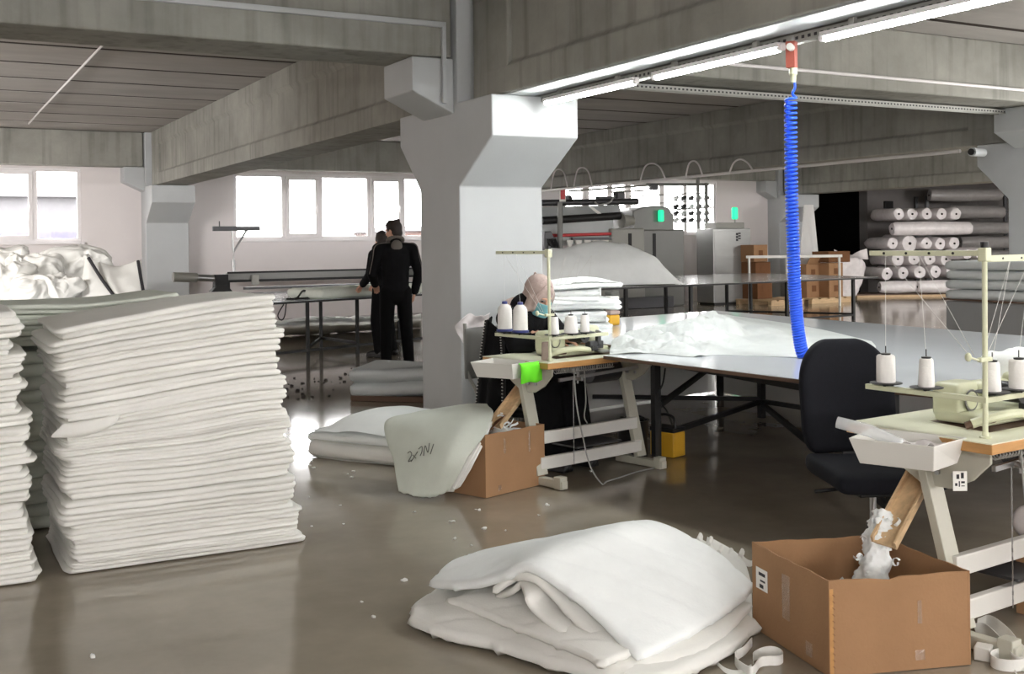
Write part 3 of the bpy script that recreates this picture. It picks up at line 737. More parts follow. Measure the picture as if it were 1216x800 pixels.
# box cut by the right edge, with a filled bag on it
cb = at_z(1207, 728, 0) - Vector((-.05, .36, 0))
o, _ = open_box('brown cardboard box cut by the right picture edge under a white bag', [(cb.x, cb.y), (cb.x + .42, cb.y + .06), (cb.x + .37, cb.y + .42), (cb.x - .05, cb.y + .36)], .26)
def lumpy(seed, a):
    def fn(p, nn): return p + nn * (nz(p, 5, seed) * a + abs(nz(p, 11, seed + 2)) * a * .7)
    return fn
pb = (cb.x + .2, cb.y + .22, .264)
tag(MB().rbox((0, 0, .09), (.46, .4, .14), .068, (18, 16, 10), fn=lumpy(4, .02)).build('plastic_bag', 'film', loc=pb, smooth=180), 'grey white plastic bag lying on the box at the right edge', 'bag')

# ------------------------------------------------------------------ quilts by the pillar
MQ = thing('folded_quilt', 'puffy white folded quilt lying on the floor left of the medium box', 'quilt', (3.10, 7.38, 0), -1.02)
folded_quilt('lower_fold', 1.0, .9, .12, 51, 'fabric', 1, .012, loc=(0, 0, .003), parent=MQ, n=(26, 26, 8))
folded_quilt('upper_fold', .97, .88, .21, 52, 'fabric_cool', 1, .014, loc=(0, 0, .11), parent=MQ, n=(30, 30, 8), sag=.62)
cover = [[at_d(497, 488, 7.2), at_d(528, 483, 7.15), at_d(556, 479, 7.08), at_d(579, 479, 7.0)],
         [at_d(457, 501, 6.95), at_d(505, 497, 6.75), at_d(552, 492, 6.65), at_d(584, 497, 6.62)],
         [at_d(465, 545, 6.72), at_d(497, 542, 6.55), at_d(530, 540, 6.42), at_d(557, 541, 6.40)],
         [at_d(474, 582, 6.56), at_d(493, 588, 6.49), at_d(514, 589, 6.45), at_d(533, 583, 6.44)]]
def drape(p, u, v):
    q = Vector(p) + Vector((.5, -.8, .2)) * (nz(p, 5, 6) * .016 + .007 * math.sin(v * 19 + u * 4) * u)
    if u > .9: q += Vector((0, 0, .012 * nz((p.x * 40, p.y * 40, 0), 1, 3) * (u - .9) * 10))
    return q
CV = MB().sheet(cover, 40, 36, .014, drape).build('quilt_cover', 'fabric_old', smooth=180)
for k_, (dx_, dy_) in enumerate(((10, -3), (19, -7))):
    hem = [[at_d(520 + dx_ * .3, 500, 6.86 + .012 * k_ - .012), at_d(550 + dx_ * .4, 498, 6.76 + .012 * k_ - .012), at_d(583 + dx_ * .1, 500, 6.68 + .012 * k_ - .012)], [at_d(505 + dx_ * .5, 542, 6.62 + .012 * k_ - .012), at_d(532 + dx_ * .6, 541, 6.50 + .012 * k_ - .012), at_d(557 + dx_ * .5, 541, 6.46 + .012 * k_ - .012)], [at_d(500 + dx_, 586 + dy_ * .3, 6.53 + .012 * k_ - .012), at_d(518 + dx_, 586 + dy_ * .5, 6.5 + .012 * k_ - .012), at_d(531 + dx_, 582 + dy_, 6.48 + .012 * k_ - .012)]]
    MB().sheet(hem, 24, 24, .01, drape).build('under_fold', 'fabric', CV, smooth=180)
tag(CV, 'white folded cover with handwritten marker note draped beside the medium box', 'cover')
# the marker note: 2x7N
def stroke(pts): return [at_d(a, b, d) for a, b, d in pts]
ink = MB()
def note(a, b):
    u = a; return at_d(a, b, 6.555 - (a - 483) * .0026)
for L_ in ([(484, 538), (487, 536), (489, 539), (487, 544), (485, 548), (489, 546)], [(490, 540), (494, 544)], [(496, 536), (488, 548)], [(497, 533), (501, 530), (501, 536), (499, 541)], [(503, 541), (505, 529), (508, 537), (510, 526)], [(511, 539), (515, 527)]):
    ink.tube(spline([note(*p) for p in L_], 5), .0028, 5)
ink.build('marker_note', 'ink_soft', CV, smooth=60)
# low grey bundle on the floor behind the pillar
P0 = thing('folded_quilt', 'low folded grey white quilt on the floor left of the pillar foot', 'quilt', (4.28, 10.05, 0), -.75)
folded_quilt('folds', .9, .7, .27, 61, 'fabric_grey', 2, .016, loc=(0, 0, .05), parent=P0, n=(24, 16, 16))
MB().box((0, 0, .027), (.86, .66, .05)).build('pallet_board', 'brown_edge', P0, bevel=.004)

# lint scraps lying about
rnd = random.Random(12)
spots = [(168, 0)] and [(370, 548), (372, 556), (413, 563), (368, 553), (418, 567), (420, 560), (367, 590), (370, 625), (404, 600), (408, 622), (569, 606), (537, 620), (565, 605), (492, 608), (575, 628), (600, 630), (560, 648), (540, 640), (480, 690), (430, 715), (444, 733), (110, 780), (640, 612), (702, 560), (650, 600)]
for a, b in spots:
    p = at_z(a, b, 0); s_ = rnd.uniform(.006, .015)
    m = MB().rbox((0, 0, s_ * .35), (s_ * 2, s_ * 1.3, s_ * .7), s_ * .3, (3, 3, 2), fn=lambda q, nn: q + nn * nz(q, 90, a) * s_ * .7)
    tag(m.build('lint_scrap', 'fabric', loc=p, rz=rnd.uniform(0, 3), smooth=80), 'tiny white lint scrap lying on the bare concrete floor', 'scrap', 'white lint scraps on the floor')
rnd = random.Random(5)
for k in range(46):
    a = rnd.uniform(325, 425); b = 462 - (a - 325) * .17 + rnd.gauss(0, 5) if k < 34 else rnd.uniform(455, 475)
    p = at_z(a, b, 0); s_ = rnd.uniform(.008, .019)
    m = MB().rbox((0, 0, s_ * .4), (s_ * 2, s_ * 1.5, s_ * .8), s_ * .3, (3, 3, 2), fn=lambda q, nn: q + nn * nz(q, 60, k) * s_ * .7)
    tag(m.build('offcut', 'rubble', loc=p, rz=rnd.uniform(0, 3), smooth=80), 'small dark offcut lying on the shiny floor before the black table frame', 'scrap', 'dark offcuts on the floor')
# ------------------------------------------------------------------ cutting tables
def cut_table(name, label, poly, z, t, top_mat, edge_mat, legs, rails, leg_w=.05, skirts=(), frame=.05):
    T = thing(name, label, 'table', (poly[0][0], poly[0][1], 0)); o0 = Vector((poly[0][0], poly[0][1], 0))
    P = [(Vector((*p, 0)) - o0).xy for p in poly]
    MB().prism(P, z - t, z - .003).build('edge_board', edge_mat, T, smooth=0)
    c = sum(P, Vector((0, 0))) / len(P)
    MB().prism([c + (p - c) * .9985 for p in P], z - .003, z).build('tabletop', top_mat, T, smooth=0)
    for (x, y) in legs:
        MB().span((x - o0.x - leg_w / 2, y - o0.y - leg_w / 2, .002), (x - o0.x + leg_w / 2, y - o0.y + leg_w / 2, z - t)).build('leg', 'black_metal', T, smooth=0)
    for p, q, zz in rails:
        MB().bar(Vector((*p, zz)) - o0, Vector((*q, zz)) - o0, .035, .035).build('rail', 'black_metal', T, smooth=0)
    for p, q, mat in skirts:
        MB().bar(Vector((*p, z / 2 - t / 2)) - o0, Vector((*q, z / 2 - t / 2)) - o0, .012, z - t - .03).build('side_panel', mat, T, smooth=0)
    return T
poly = [(4.0, 3.40), (3.9, 3.75), (3.72, 5.67), (4.16, 5.75), (4.16, 8.0), (4.6, 8.25), (7.06, 8.72), (6.75, 3.3), (4.3, 3.3)]
cut_table('cutting_table', 'large glossy white cutting table in the middle with the blue hose on it', poly, .8, .022, 'laminate', 'brown_edge',
          [(4.55, 6.28), (6.88, 8.45), (6.3, 7.2), (6.55, 3.6), (4.35, 4.0)],
          [((4.55, 6.28), (6.3, 7.2), .14), ((5.2, 8.1), (6.3, 7.2), .16), ((6.3, 7.2), (6.55, 3.6), .14), ((6.3, 7.2), (4.35, 4.0), .12), ((4.55, 6.28), (6.88, 8.45), .34), ((4.55, 6.28), (4.35, 4.0), .66)],
          skirts=[((4.9, 8.27), (6.98, 8.66), 'panel_white'), ((6.99, 8.6), (6.73, 3.5), 'panel_white')])
# far long table in the middle bay
poly = [(8.6, 14.3), (16.0, 15.0), (16.35, 18.9), (8.2, 18.3)]
cut_table('cutting_table', 'long grey topped table on black legs before the quilting machine', poly, .79, .03, 'laminate_grey', 'black_metal',
          [(9.95, 14.5), (11.3, 14.6), (12.5, 16.9), (13.6, 14.85), (14.2, 17.2), (15.4, 15.05), (16.1, 18.7), (8.7, 14.4)],
          [((13.6, 14.85), (15.4, 15.05), .1), ((14.2, 17.2), (15.4, 15.05), .12), ((9.95, 14.5), (13.6, 14.85), .12)])
# left bay table where the men stand
poly = [(3.0, 13.35), (8.0, 15.25), (7.3, 17.5), (2.6, 16.5)]
cut_table('cutting_table', 'white topped table on thin black frame beside the two men', poly, .785, .03, 'laminate', 'black_metal',
          [(5.42, 14.34), (4.62, 14.04), (5.3, 15.5), (3.2, 13.5), (7.7, 15.3), (6.9, 16.4), (3.0, 15.8)],
          [((4.62, 14.04), (5.42, 14.34), .13), ((5.42, 14.34), (7.7, 15.3), .13), ((3.2, 13.5), (4.62, 14.04), .13), ((4.62, 14.04), (5.3, 15.5), .16), ((5.3, 15.5), (5.42, 14.34), .16)], leg_w=.04)
# table behind the heap, at the left
poly = [(-1.5, 14.8), (2.3, 15.0), (2.3, 17.6), (-1.5, 17.4)]
cut_table('work_table', 'white work table hidden under the heap of white covers at the left', poly, .78, .03, 'laminate', 'brown_edge', [(-1.3, 15), (2.1, 15.2), (2.1, 17.4), (-1.3, 17.2)], [], leg_w=.05)
# table with foam sheets at the right
poly = [(10.92, 9.25), (10.6, 6.0), (11.6, 5.9), (11.95, 9.25)]
cut_table('work_table', 'grey panelled table under white foam sheets at the right edge', poly, .78, .025, 'laminate_grey', 'brown_edge', [(11.7, 9.1)], [],
          skirts=[((10.94, 9.2), (10.63, 6.05), 'panel_grey'), ((10.97, 9.22), (11.9, 9.22), 'panel_grey')])
for k in range(4):
    o = folded_quilt('foam_sheet', .88 + .02 * (k % 2), 3.0, .105, 600 + k, 'fabric_grey', 1, .006, loc=(11.3, 7.6, .784 + k * .112), rz=.10, n=(10, 30, 5))
    tag(o, 'thick white padding sheet, %s from the bottom of the pile on the grey table' % ORD[k], 'padding', 'padding sheets on the grey table')

# ------------------------------------------------------------------ sewing stations
MT['dot_trim'] = MT['dotted']
def cone(kind, c, label, group):
    T = thing('thread_cone', label, 'thread cone', c, 0, group)
    if kind == 'big':
        MB().lathe([(.046, .012), (.047, .02), (.045, .14), (.037, .158), (.022, .172), (.016, .174)], n=24).build('thread', 'thread', T)
        MB().lathe([(.052, 0), (.054, .004), (.054, .012), (.046, .016)], n=24).build('base', 'blue_cap', T)
        MB().lathe([(.016, .172), (.018, .178), (.017, .19), (.008, .192)], n=16).build('cap', 'blue_cap', T)
    elif kind == 'fat':
        MB().lathe([(.043, .0), (.045, .006), (.036, .10), (.018, .108)], n=24).build('thread', 'thread', T)
        MB().lathe([(.015, .106), (.016, .115), (.006, .117)], n=14).build('cap', 'black_plastic', T)
    elif kind == 'wide':
        MB().lathe([(.035, .0), (.036, .006), (.035, .10), (.03, .106)], n=24).build('thread', 'thread', T)
        MB().lathe([(.017, .104), (.019, .112), (.006, .114)], n=14).build('cap', 'black_plastic', T)
    else:
        MB().lathe([(.029, .0), (.03, .006), (.025, .10), (.021, .106)], n=24).build('thread', 'thread', T)
        MB().lathe([(.017, .104), (.018, .112), (.006, .114)], n=14).build('cap', 'black_plastic', T)
    return T
def station(name, label, loc, rz, right_arm, tilt, tray_stuff):
    T = thing(name, label, 'sewing machine', loc, rz)
    W, D, ZT = 1.1, .62, .768
    # worktop with clipped near corners, recess and edge band
    out = [(0, 0), (W, 0), (W, D), (0, D)]
    MB().prism(out, ZT - .04, ZT - .004).build('edge_band', 'wood_edge', T, smooth=0, bevel=.003)
    hole = [(.2, .14), (.78, .14), (.78, .44), (.27, .44)]
    m = MB()
    m.add([(*p, ZT - .004) for p in out] + [(*p, ZT - .004) for p in hole] + [(*p, ZT) for p in out] + [(*p, ZT) for p in hole],
          [(8 + i, 8 + (i + 1) % 4, 12 + (i + 1) % 4, 12 + i) for i in range(4)] + [(i, 4 + i, 4 + (i + 1) % 4, (i + 1) % 4) for i in range(4)] + [(i, (i + 1) % 4, 8 + (i + 1) % 4, 8 + i) for i in range(4)] + [(4 + i, 12 + i, 12 + (i + 1) % 4, 4 + (i + 1) % 4) for i in range(4)])
    m.build('worktop', 'cream_top', T, smooth=0)
    MB().prism(hole, ZT - .004, ZT - .0025).build('recess', 'brown_edge', T, smooth=0)
    # overlock head: bed, upright housing, looper cover, needle head
    H = MB()
    H.rbox((.50, .31, ZT + .025), (.46, .22, .05), .02, (10, 8, 4))
    H.rbox((.36, .37, ZT + .085), (.17, .13, .14), .025, (6, 6, 6))
    H.rbox((.52, .33, ZT + .125), (.26, .10, .06), .03, (8, 6, 4))
    H.rbox((.63, .28, ZT + .12), (.10, .10, .12), .025, (6, 6, 6))
    hd = H.build('machine_head', 'cream', T, smooth=60)
    R90 = Matrix.Rotation(PI / 2, 3, 'X')
    MB().lathe([(.036, 0), (.036, .004), (.042, .004), (.042, 0)], (.335, .296, ZT + .09), 26, R90).build('cover_plate', 'grey_metal', hd)
    MB().lathe([(.034, .0), (.034, .008), (.028, .012)], (.335, .299, ZT + .09), 26, R90).build('cover_disc', 'cream', hd)
    MB().tube(spline([(.22, .22, ZT + .02), (.28, .17, ZT + .045), (.4, .155, ZT + .05), (.5, .17, ZT + .035), (.56, .2, ZT + .02)], 6), .018, 10).build('front_cover', 'cream', hd)
    MB().tube(spline([(.21, .24, ZT + .01), (.25, .2, ZT + .03), (.33, .2, ZT + .03)], 5), .015, 10).build('belt_guard', 'brown_edge', hd)
    k = MB(); k.cyl((.47, .16, ZT + .12), (.47, .29, ZT + .12), .04); k.cyl((.47, .15, ZT + .12), (.47, .162, ZT + .12), .018); k.build('hand_wheel', 'black_plastic', hd)
    rn = random.Random(4)
    for q in range(4):
        x = .53 + q * .035; s_ = MB(); s_.cyl((x, .225, ZT + .13 + .01 * (q % 2)), (x, .2, ZT + .13 + .01 * (q % 2)), .012, .009, 12); s_.cyl((x, .2, ZT + .13 + .01 * (q % 2)), (x, .185, ZT + .13 + .01 * (q % 2)), .005, .005, 8); s_.build('tension_knob', 'steel', hd)
    g = MB(); g.box((.58, .19, ZT + .06), (.12, .05, .05)); g.box((.6, .175, ZT + .085), (.03, .03, .06)); g.box((.55, .18, ZT + .04), (.05, .06, .03)); g.build('loopers', 'dark_steel', hd, bevel=.005)
    MB().sheet([[(.56, .1, ZT + .02), (.66, .1, ZT + .02)], [(.56, .2, ZT + .03), (.66, .2, ZT + .03)]], 4, 4, .006).build('needle_plate', 'steel', hd, smooth=0)
    # thread stand
    S = MB(); px, py = .095, .085
    lean = Vector((tilt, 0, 0))
    S.cyl((px, py, ZT), (px + tilt * .68, py, ZT + .68), .0095, None, 14)
    pole = S.build('thread_stand', 'cream', T)
    MB().lathe([(.02, 0), (.02, .005), (.013, .008), (.012, .02)], (px, py, ZT), 18).build('foot', 'cream', pole)
    MB().cyl((px + tilt * .68, py, ZT + .675), (px + tilt * .68, py, ZT + .7), .014, None, 14).build('top_cap', 'black_plastic', pole)
    MB().box((px + tilt * .66, py, ZT + .655), (.036, .034, .05)).build('clamp', 'cream', pole, bevel=.004)
    tx = px + tilt * .65
    arm = MB().box((tx, py + .24, ZT + .66), (.018, .5, .02)).build('guide_arm', 'cream', pole, bevel=.002, smooth=0)
    e = MB()
    for q in range(4): e.cyl((tx - .012, py + .12 + q * .1, ZT + .66), (tx + .012, py + .12 + q * .1, ZT + .66), .005, None, 10)
    e.build('eyelets', 'black_plastic', arm)
    if right_arm:
        arm2 = MB().box((tx + .28, py, ZT + .64), (.56, .018, .024)).build('guide_arm', 'cream', pole, bevel=.002, smooth=0)
        e = MB()
        for q in range(4): e.cyl((tx + .1 + q * .12, py - .011, ZT + .64), (tx + .1 + q * .12, py + .011, ZT + .64), .004, None, 10)
        e.build('eyelets', 'black_plastic', arm2)
    zc_ = ZT + .155
    cx = px + tilt * .16
    MB().box((cx, py + .25, zc_ - .02), (.022, .52, .02)).build('cone_bar', 'cream', pole, bevel=.002, smooth=0)
    MB().box((cx + .25, py, zc_ - .02), (.5, .022, .02)).build('cone_bar', 'cream', pole, bevel=.002, smooth=0)
    MB().box((cx, py, zc_ + .125), (.07, .02, .016)).build('bracket', 'cream', pole, bevel=.003)
    k = MB(); k.cyl((cx - .04, py, zc_ + .125), (cx - .1, py, zc_ + .14), .004, None, 8); k.ell((cx - .1, py, zc_ + .14), (.012, .012, .016)); k.build('thread_hook', 'cream', pole)
    # tray on the left end
    t = MB(); a = [(-.30, .37), (-.215, .08), (.03, .115), (-.05, .46)]; a2 = [(-.265, .35), (-.19, .1), (.0, .135), (-.06, .42)]
    zr, zb = ZT + .004, ZT - .088
    c_ = Vector((sum(p[0] for p in a) / 4, sum(p[1] for p in a) / 4))
    ins = [(p[0] + (c_.x - p[0]) * .045, p[1] + (c_.y - p[1]) * .045) for p in a]; in2 = [(p[0] + (c_.x - p[0]) * .045, p[1] + (c_.y - p[1]) * .045) for p in a2]
    vs = [(*p, zr) for p in a] + [(*p, zb) for p in a2] + [(*p, zr) for p in ins] + [(*p, zb + .006) for p in in2]
    fs = [(4, 5, 6, 7), (12, 15, 14, 13)] + [(i, (i + 1) % 4, 4 + (i + 1) % 4, 4 + i) for i in range(4)] + [(8 + i, 12 + i, 12 + (i + 1) % 4, 8 + (i + 1) % 4) for i in range(4)] + [(i, 8 + i, 8 + (i + 1) % 4, (i + 1) % 4) for i in range(4)]
    tr = t.add(vs, fs).build('tray', 'tray', T, smooth=0, bevel=.004)
    # stand: bracket, slanting leg and foot at each end, two rails, pedal
    for s, x in ((0, .09), (1, .98)):
        b = MB(); b.extrude([(.06, ZT - .042), (.54, ZT - .042), (.54, ZT - .08), (.42, ZT - .16), (.34, ZT - .205), (.22, ZT - .205), (.13, ZT - .16), (.06, ZT - .09)], 0, x - .008, x + .008); br = b.build('bracket', 'stand', T, smooth=0, bevel=.003)
        for yy in (.2, .27): MB().cyl((x - .018, yy, ZT - .15), (x - .006, yy, ZT - .15), .011, None, 6).build('bolt', 'steel', br)
        l = MB(); l.bar((x, .33, ZT - .1), (x, .17, .06), .036, .085, up=(1, 0, 0)); l.build('leg', 'stand', T, smooth=0, bevel=.004)
        f = MB(); f.box((x, .17, .03), (.05, .42, .05)); f.box((x, .0, .04), (.06, .06, .075)); f.build('foot', 'stand', T, smooth=0, bevel=.005)
    for z in (.28, .13): MB().box((.535, .215 - (.28 - z) * .24, z), (.9, .035, .075)).build('stretcher', 'tray', T, smooth=0, bevel=.004)
    pd = MB(); pd.box((.55, .24, .2), (.4, .24, .012)); pd.build('pedal', 'dark_steel', T, smooth=0, bevel=.003)
    # under the top: motor, springs of coiled cable, chains
    mo = MB(); mo.cyl((.62, .3, ZT - .13), (.88, .3, ZT - .13), .075); mo.box((.75, .3, ZT - .06), (.2, .12, .05)); mo.build('motor', 'dark_steel', T, bevel=.004)
    sp = MB()
    pts = [(.12 + .5 * i / 260, .07 + .018 * math.sin(i * .62), ZT - .062 + .018 * math.cos(i * .62)) for i in range(261)]
    sp.tube(pts, .003, 5); sp.build('coiled_cable', 'cord', T)
    lv = MB(); lv.bar((.2, .12, ZT - .13), (.95, .16, ZT - .11), .016, .02); lv.cyl((.34, .1, ZT - .16), (.34, .1, ZT - .05), .006, None, 8); lv.cyl((.34, .06, ZT - .13), (.34, .14, ZT - .13), .012, None, 8); lv.build('knee_lever', 'steel', T, smooth=30)
    ch = MB()
    for q in range(34):
        z = ZT - .13 - q * .016; ch.box((.33, .13, z), (.006 if q % 2 else .002, .002 if q % 2 else .006, .016))
    ch.build('chain', 'steel', T, smooth=0)
    MB().tube(spline([(.26, .05, ZT - .06), (.26, .03, .5), (.28, .0, .3), (.31, -.03, .12), (.36, -.08, .008), (.44, -.05, .006), (.6, -.02, .006), (.8, .02, .006), (1.0, .02, .006)], 8), .0045, 8).build('power_cord', 'cord', T)
    MB().tube(spline([(.4, .1, ZT - .07), (.39, .08, .5), (.385, .09, .4), (.42, .1, .35)], 8), .004, 8).build('air_hose', 'cord', T)
    # wooden chute: a board with two low sides
    p_, q_ = Vector((.27, .42, ZT - .12)), Vector((-.12, .36, .36)); dd = (q_ - p_).normalized(); up_ = Vector((.5, 0, 1)); sd_ = dd.cross(up_).normalized(); u2 = sd_.cross(dd)
    ch_ = MB().bar(p_, q_, .085, .01, up=u2).build('chute', 'wood', T, smooth=0, bevel=.002)
    for s in (-1, 1): MB().bar(p_ + sd_ * .043 * s + u2 * .012, q_ + sd_ * .043 * s + u2 * .012, .01, .035, up=u2).build('chute_side', 'wood', ch_, smooth=0)
    return T, tilt, px, py, zc_, cx, tx
LOC_R, RZ_R = Vector((3.304, 2.594, 0)), math.radians(6)
LOC_L, RZ_L = Vector((3.372, 5.739, 0)), math.radians(12)
stR = station('sewing_station', 'cream overlock sewing station at the right edge before the black chair', LOC_R, RZ_R, True, .012, None)
stL = station('sewing_station', 'cream overlock sewing station where the masked woman sits', LOC_L, RZ_L, False, -.005, None)
def onto(loc, rz, p): return loc + Matrix.Rotation(rz, 3, 'Z') @ Vector(p)
def load(st, loc, rz, cones, discs):
    T, tilt, px, py, zc_, cx, tx = st
    pole = [o for o in T.children if o.name.startswith('thread_stand')][0]
    for (dx, dy, kind, lab, grp) in cones:
        p = (cx + dx, py + dy, zc_)
        MB().lathe([(.0, -.012), (.012, -.012), (.014, -.003), (.06, -.0005), (.062, .002), (.06, .0035), (.0, .0035)], p, 24).build('spool_disc', 'black_plastic', pole)
        MB().cyl((p[0], p[1], p[2]), (p[0], p[1], p[2] + (.145 if kind != 'big' else .17)), .002, None, 6).build('spool_pin', 'black_plastic', pole)
        w_ = onto(loc, rz, (p[0], p[1], p[2] + .0045)); cone(kind, w_, lab, grp)
        # thread up to the guide arm
        top = Vector((tx, py + min(.42, max(.1, dy * 1.0 + .03)), zc_ + .5)) if dy > .05 else Vector((tx + .1 + dx * .9, py, zc_ + .48))
        h_ = {'big': .19, 'fat': .117, 'wide': .114, 'thin': .114}[kind]
        MB().tube([(p[0], p[1], p[2] + h_ + .002), top], .0009, 5).build('strand', 'thread_line', T)
        MB().tube([top, (cx - .02 + dx * .15, py + .0 + dy * .12, zc_ + .14)], .0009, 5).build('strand', 'thread_line', T)
    return
load(stR, LOC_R, RZ_R, [(0, .42, 'wide', 'wide white thread cone beside the black chair back, leftmost on the right sewing station', 'cones on the right sewing station'),
                        (0, .24, 'thin', 'slim white thread cone, second from the left on the right sewing station', 'cones on the right sewing station'),
                        (.07, .015, 'thin', 'slim white thread cone just right of the cream thread pole', 'cones on the right sewing station'),
                        (.215, .0, 'wide', 'wide white thread cone cut by the right picture edge', 'cones on the right sewing station')], None)
load(stL, LOC_L, RZ_L, [(0, .42, 'big', 'tall white thread cone with blue ends before the woman, left one', 'cones by the seated woman'),
                        (0, .27, 'big', 'tall white thread cone with blue ends before the woman, right one', 'cones by the seated woman'),
                        (.05, .012, 'thin', 'slim white thread cone beside the cream pole near the woman', 'cones by the seated woman'),
                        (.18, .0, 'fat', 'tapered white thread cone between two slim ones by the woman', 'cones by the seated woman'),
                        (.30, .0, 'thin', 'slim white thread cone at the bar end left of the crumpled cover', 'cones by the seated woman')], None)
# paper wrapped spool and green cloth on the woman's station
tag(MB().lathe([(.03, 0), (.031, .004), (.028, .105), (.024, .11), (.01, .11)], n=22).build('paper_spool', 'scarf', loc=onto(LOC_L, RZ_L, (.115, .14, .769))), 'pinkish paper wrapped spool standing by the pole of the woman station', 'spool')
gp = [(-.155, .09), (-.10, .085), (-.04, .09), (.02, .10)]
g = MB().sheet([[onto(LOC_L, RZ_L, (x + .02, y + .06, .755)) for x, y in gp], [onto(LOC_L, RZ_L, (x, y, .772)) for x, y in gp], [onto(LOC_L, RZ_L, (x, y - .025, .745)) for x, y in gp], [onto(LOC_L, RZ_L, (x + .006, y - .012 - .012 * (i % 2), .65 + .01 * (i % 2))) for i, (x, y) in enumerate(gp)]], 14, 16, .004, lambda p, u, v: Vector(p) + Vector((0, -.008, 0)) * math.sin(v * 11) * u)
tag(g.build('cloth', 'green', smooth=180), 'bright green cloth hung over the tray of the woman station', 'cloth')
# tray contents
rn = random.Random(6)
m = MB(); m.tube([onto(LOC_R, RZ_R, q) for q in ((-.25, .46, .812), (-.2, .36, .79), (-.13, .27, .745))], [.022, .024, .02], 12); 
tag(m.build('plastic_tube', 'clear_film'), 'clear plastic sleeve sticking out of the right station tray', 'plastic sleeve')
m = MB(); m.tube([onto(LOC_R, RZ_R, q) for q in ((-.1, .3, .70), (-.06, .2, .72), (-.03, .19, .70))], .02, 10)
m.sheet([[onto(LOC_R, RZ_R, (-.14 + .05 * i, .18 + .06 * j, .728 + .03 * ((i + j) % 2))) for i in range(4)] for j in range(3)], 10, 10, .002)
tag(m.build('foil_wrapping', 'film', smooth=50), 'shiny crumpled plastic wrapping in the tray of the right station', 'wrapping')
m = MB(); m.sheet([[onto(LOC_L, RZ_L, (-.17 + .05 * i, .2 + .05 * j, .70 + .02 * ((i + j) % 2))) for i in range(3)] for j in range(3)], 8, 8, .008)
tag(m.build('rag', 'black_cloth', smooth=50), 'dark rag lying in the tray of the woman station', 'rag')
# little tag under the right station
tg = MB().box((0, 0, 0), (.002, .05, .07)).build('price_tag', 'paper', bevel=.0005, smooth=0); tg.location = at_d(1140, 571, 3.98); tg.rotation_euler = (0, 0, 1.05); 
tag(tg, 'white printed tag hanging under the worktop of the right station', 'tag')
for yy, zz, w_, h_ in ((.008, .016, .010, .016), (-.008, .02, .010, .02), (.014, -.012, .008, .01), (.003, -.01, .004, .02), (-.010, -.004, .013, .007), (-.010, -.017, .012, .003)):
    MB().box((-.0016, yy, zz), (.001, w_, h_)).build('print', 'ink', tg, smooth=0)

# ------------------------------------------------------------------ office chair
def office_chair():
    c = at_d(1036, 552, 4.74); T = thing('office_chair', 'black fabric office chair between cutting table and right sewing station', 'chair', (c.x, c.y, 0), math.radians(-112))
    # local: +x = forward
    def fseat(p, nn):
        q = Vector(p); q.z -= .02 * max(0, p.x / .24) ** 2 - .012 * (p.y / .24) ** 2; f = 1 - .14 * max(0, -p.x / .24) ** 2
        q.y *= f; return q
    MB().rbox((.0, 0, .495), (.47, .49, .085), .04, (14, 14, 6), fn=fseat).build('seat', 'chair_cloth', T, smooth=180, sub=1)
    def fback(p, nn):
        z = p.z / .26; wd = 1.0 if z < 0 else math.sqrt(max(0.03, 1 - (max(0, z - .05) / .97) ** 2.6))
        if z < -.5: wd = 1 - .2 * ((-z - .5) / .5) ** 2
        q = Vector((p.x, p.y * wd, p.z)); q.x += .035 * (1 - (q.y / .22) ** 2) * -1 - p.z * .16
        return q
    MB().rbox((-.25, 0, .785), (.07, .44, .5), .034, (6, 18, 22), fn=fback).build('backrest', 'chair_cloth', T, smooth=180, sub=1)
    st = MB(); st.bar((-.28, 0, .72), (-.2, 0, .42), .07, .012, up=(1, 0, 0)); st.bar((-.2, 0, .42), (.02, 0, .42), .07, .014); st.build('back_support', 'black_plastic', T, bevel=.003)
    MB().box((0, 0, .425), (.2, .2, .035)).build('mechanism', 'black_plastic', T, bevel=.006)
    MB().cyl((-.02, -.1, .425), (-.04, -.24, .41), .008, None, 8).build('lever', 'black_plastic', T)
    MB().cyl((0, 0, .28), (0, 0, .42), .014).build('gas_lift', 'steel', T)
    MB().lathe([(.03, .08), (.03, .26), (.025, .285), (.015, .285)], n=18).build('column', 'black_plastic', T)
    for k in range(5):
        a = k * 2 * PI / 5 + .3; d = Vector((math.cos(a), math.sin(a), 0))
        l = MB().bar(d * .02 + Vector((0, 0, .105)), d * .29 + Vector((0, 0, .075)), .045, .028).build('leg', 'black_plastic', T, bevel=.006)
        w_ = MB(); nrm = Vector((-d.y, d.x, 0))
        w_.cyl(d * .29 - nrm * .02 + Vector((0, 0, .028)), d * .29 + nrm * .02 + Vector((0, 0, .028)), .027); w_.cyl(d * .29 + Vector((0, 0, .03)), d * .29 + Vector((0, 0, .075)), .008, None, 8); w_.build('caster', 'black_plastic', l)
    return T
office_chair()

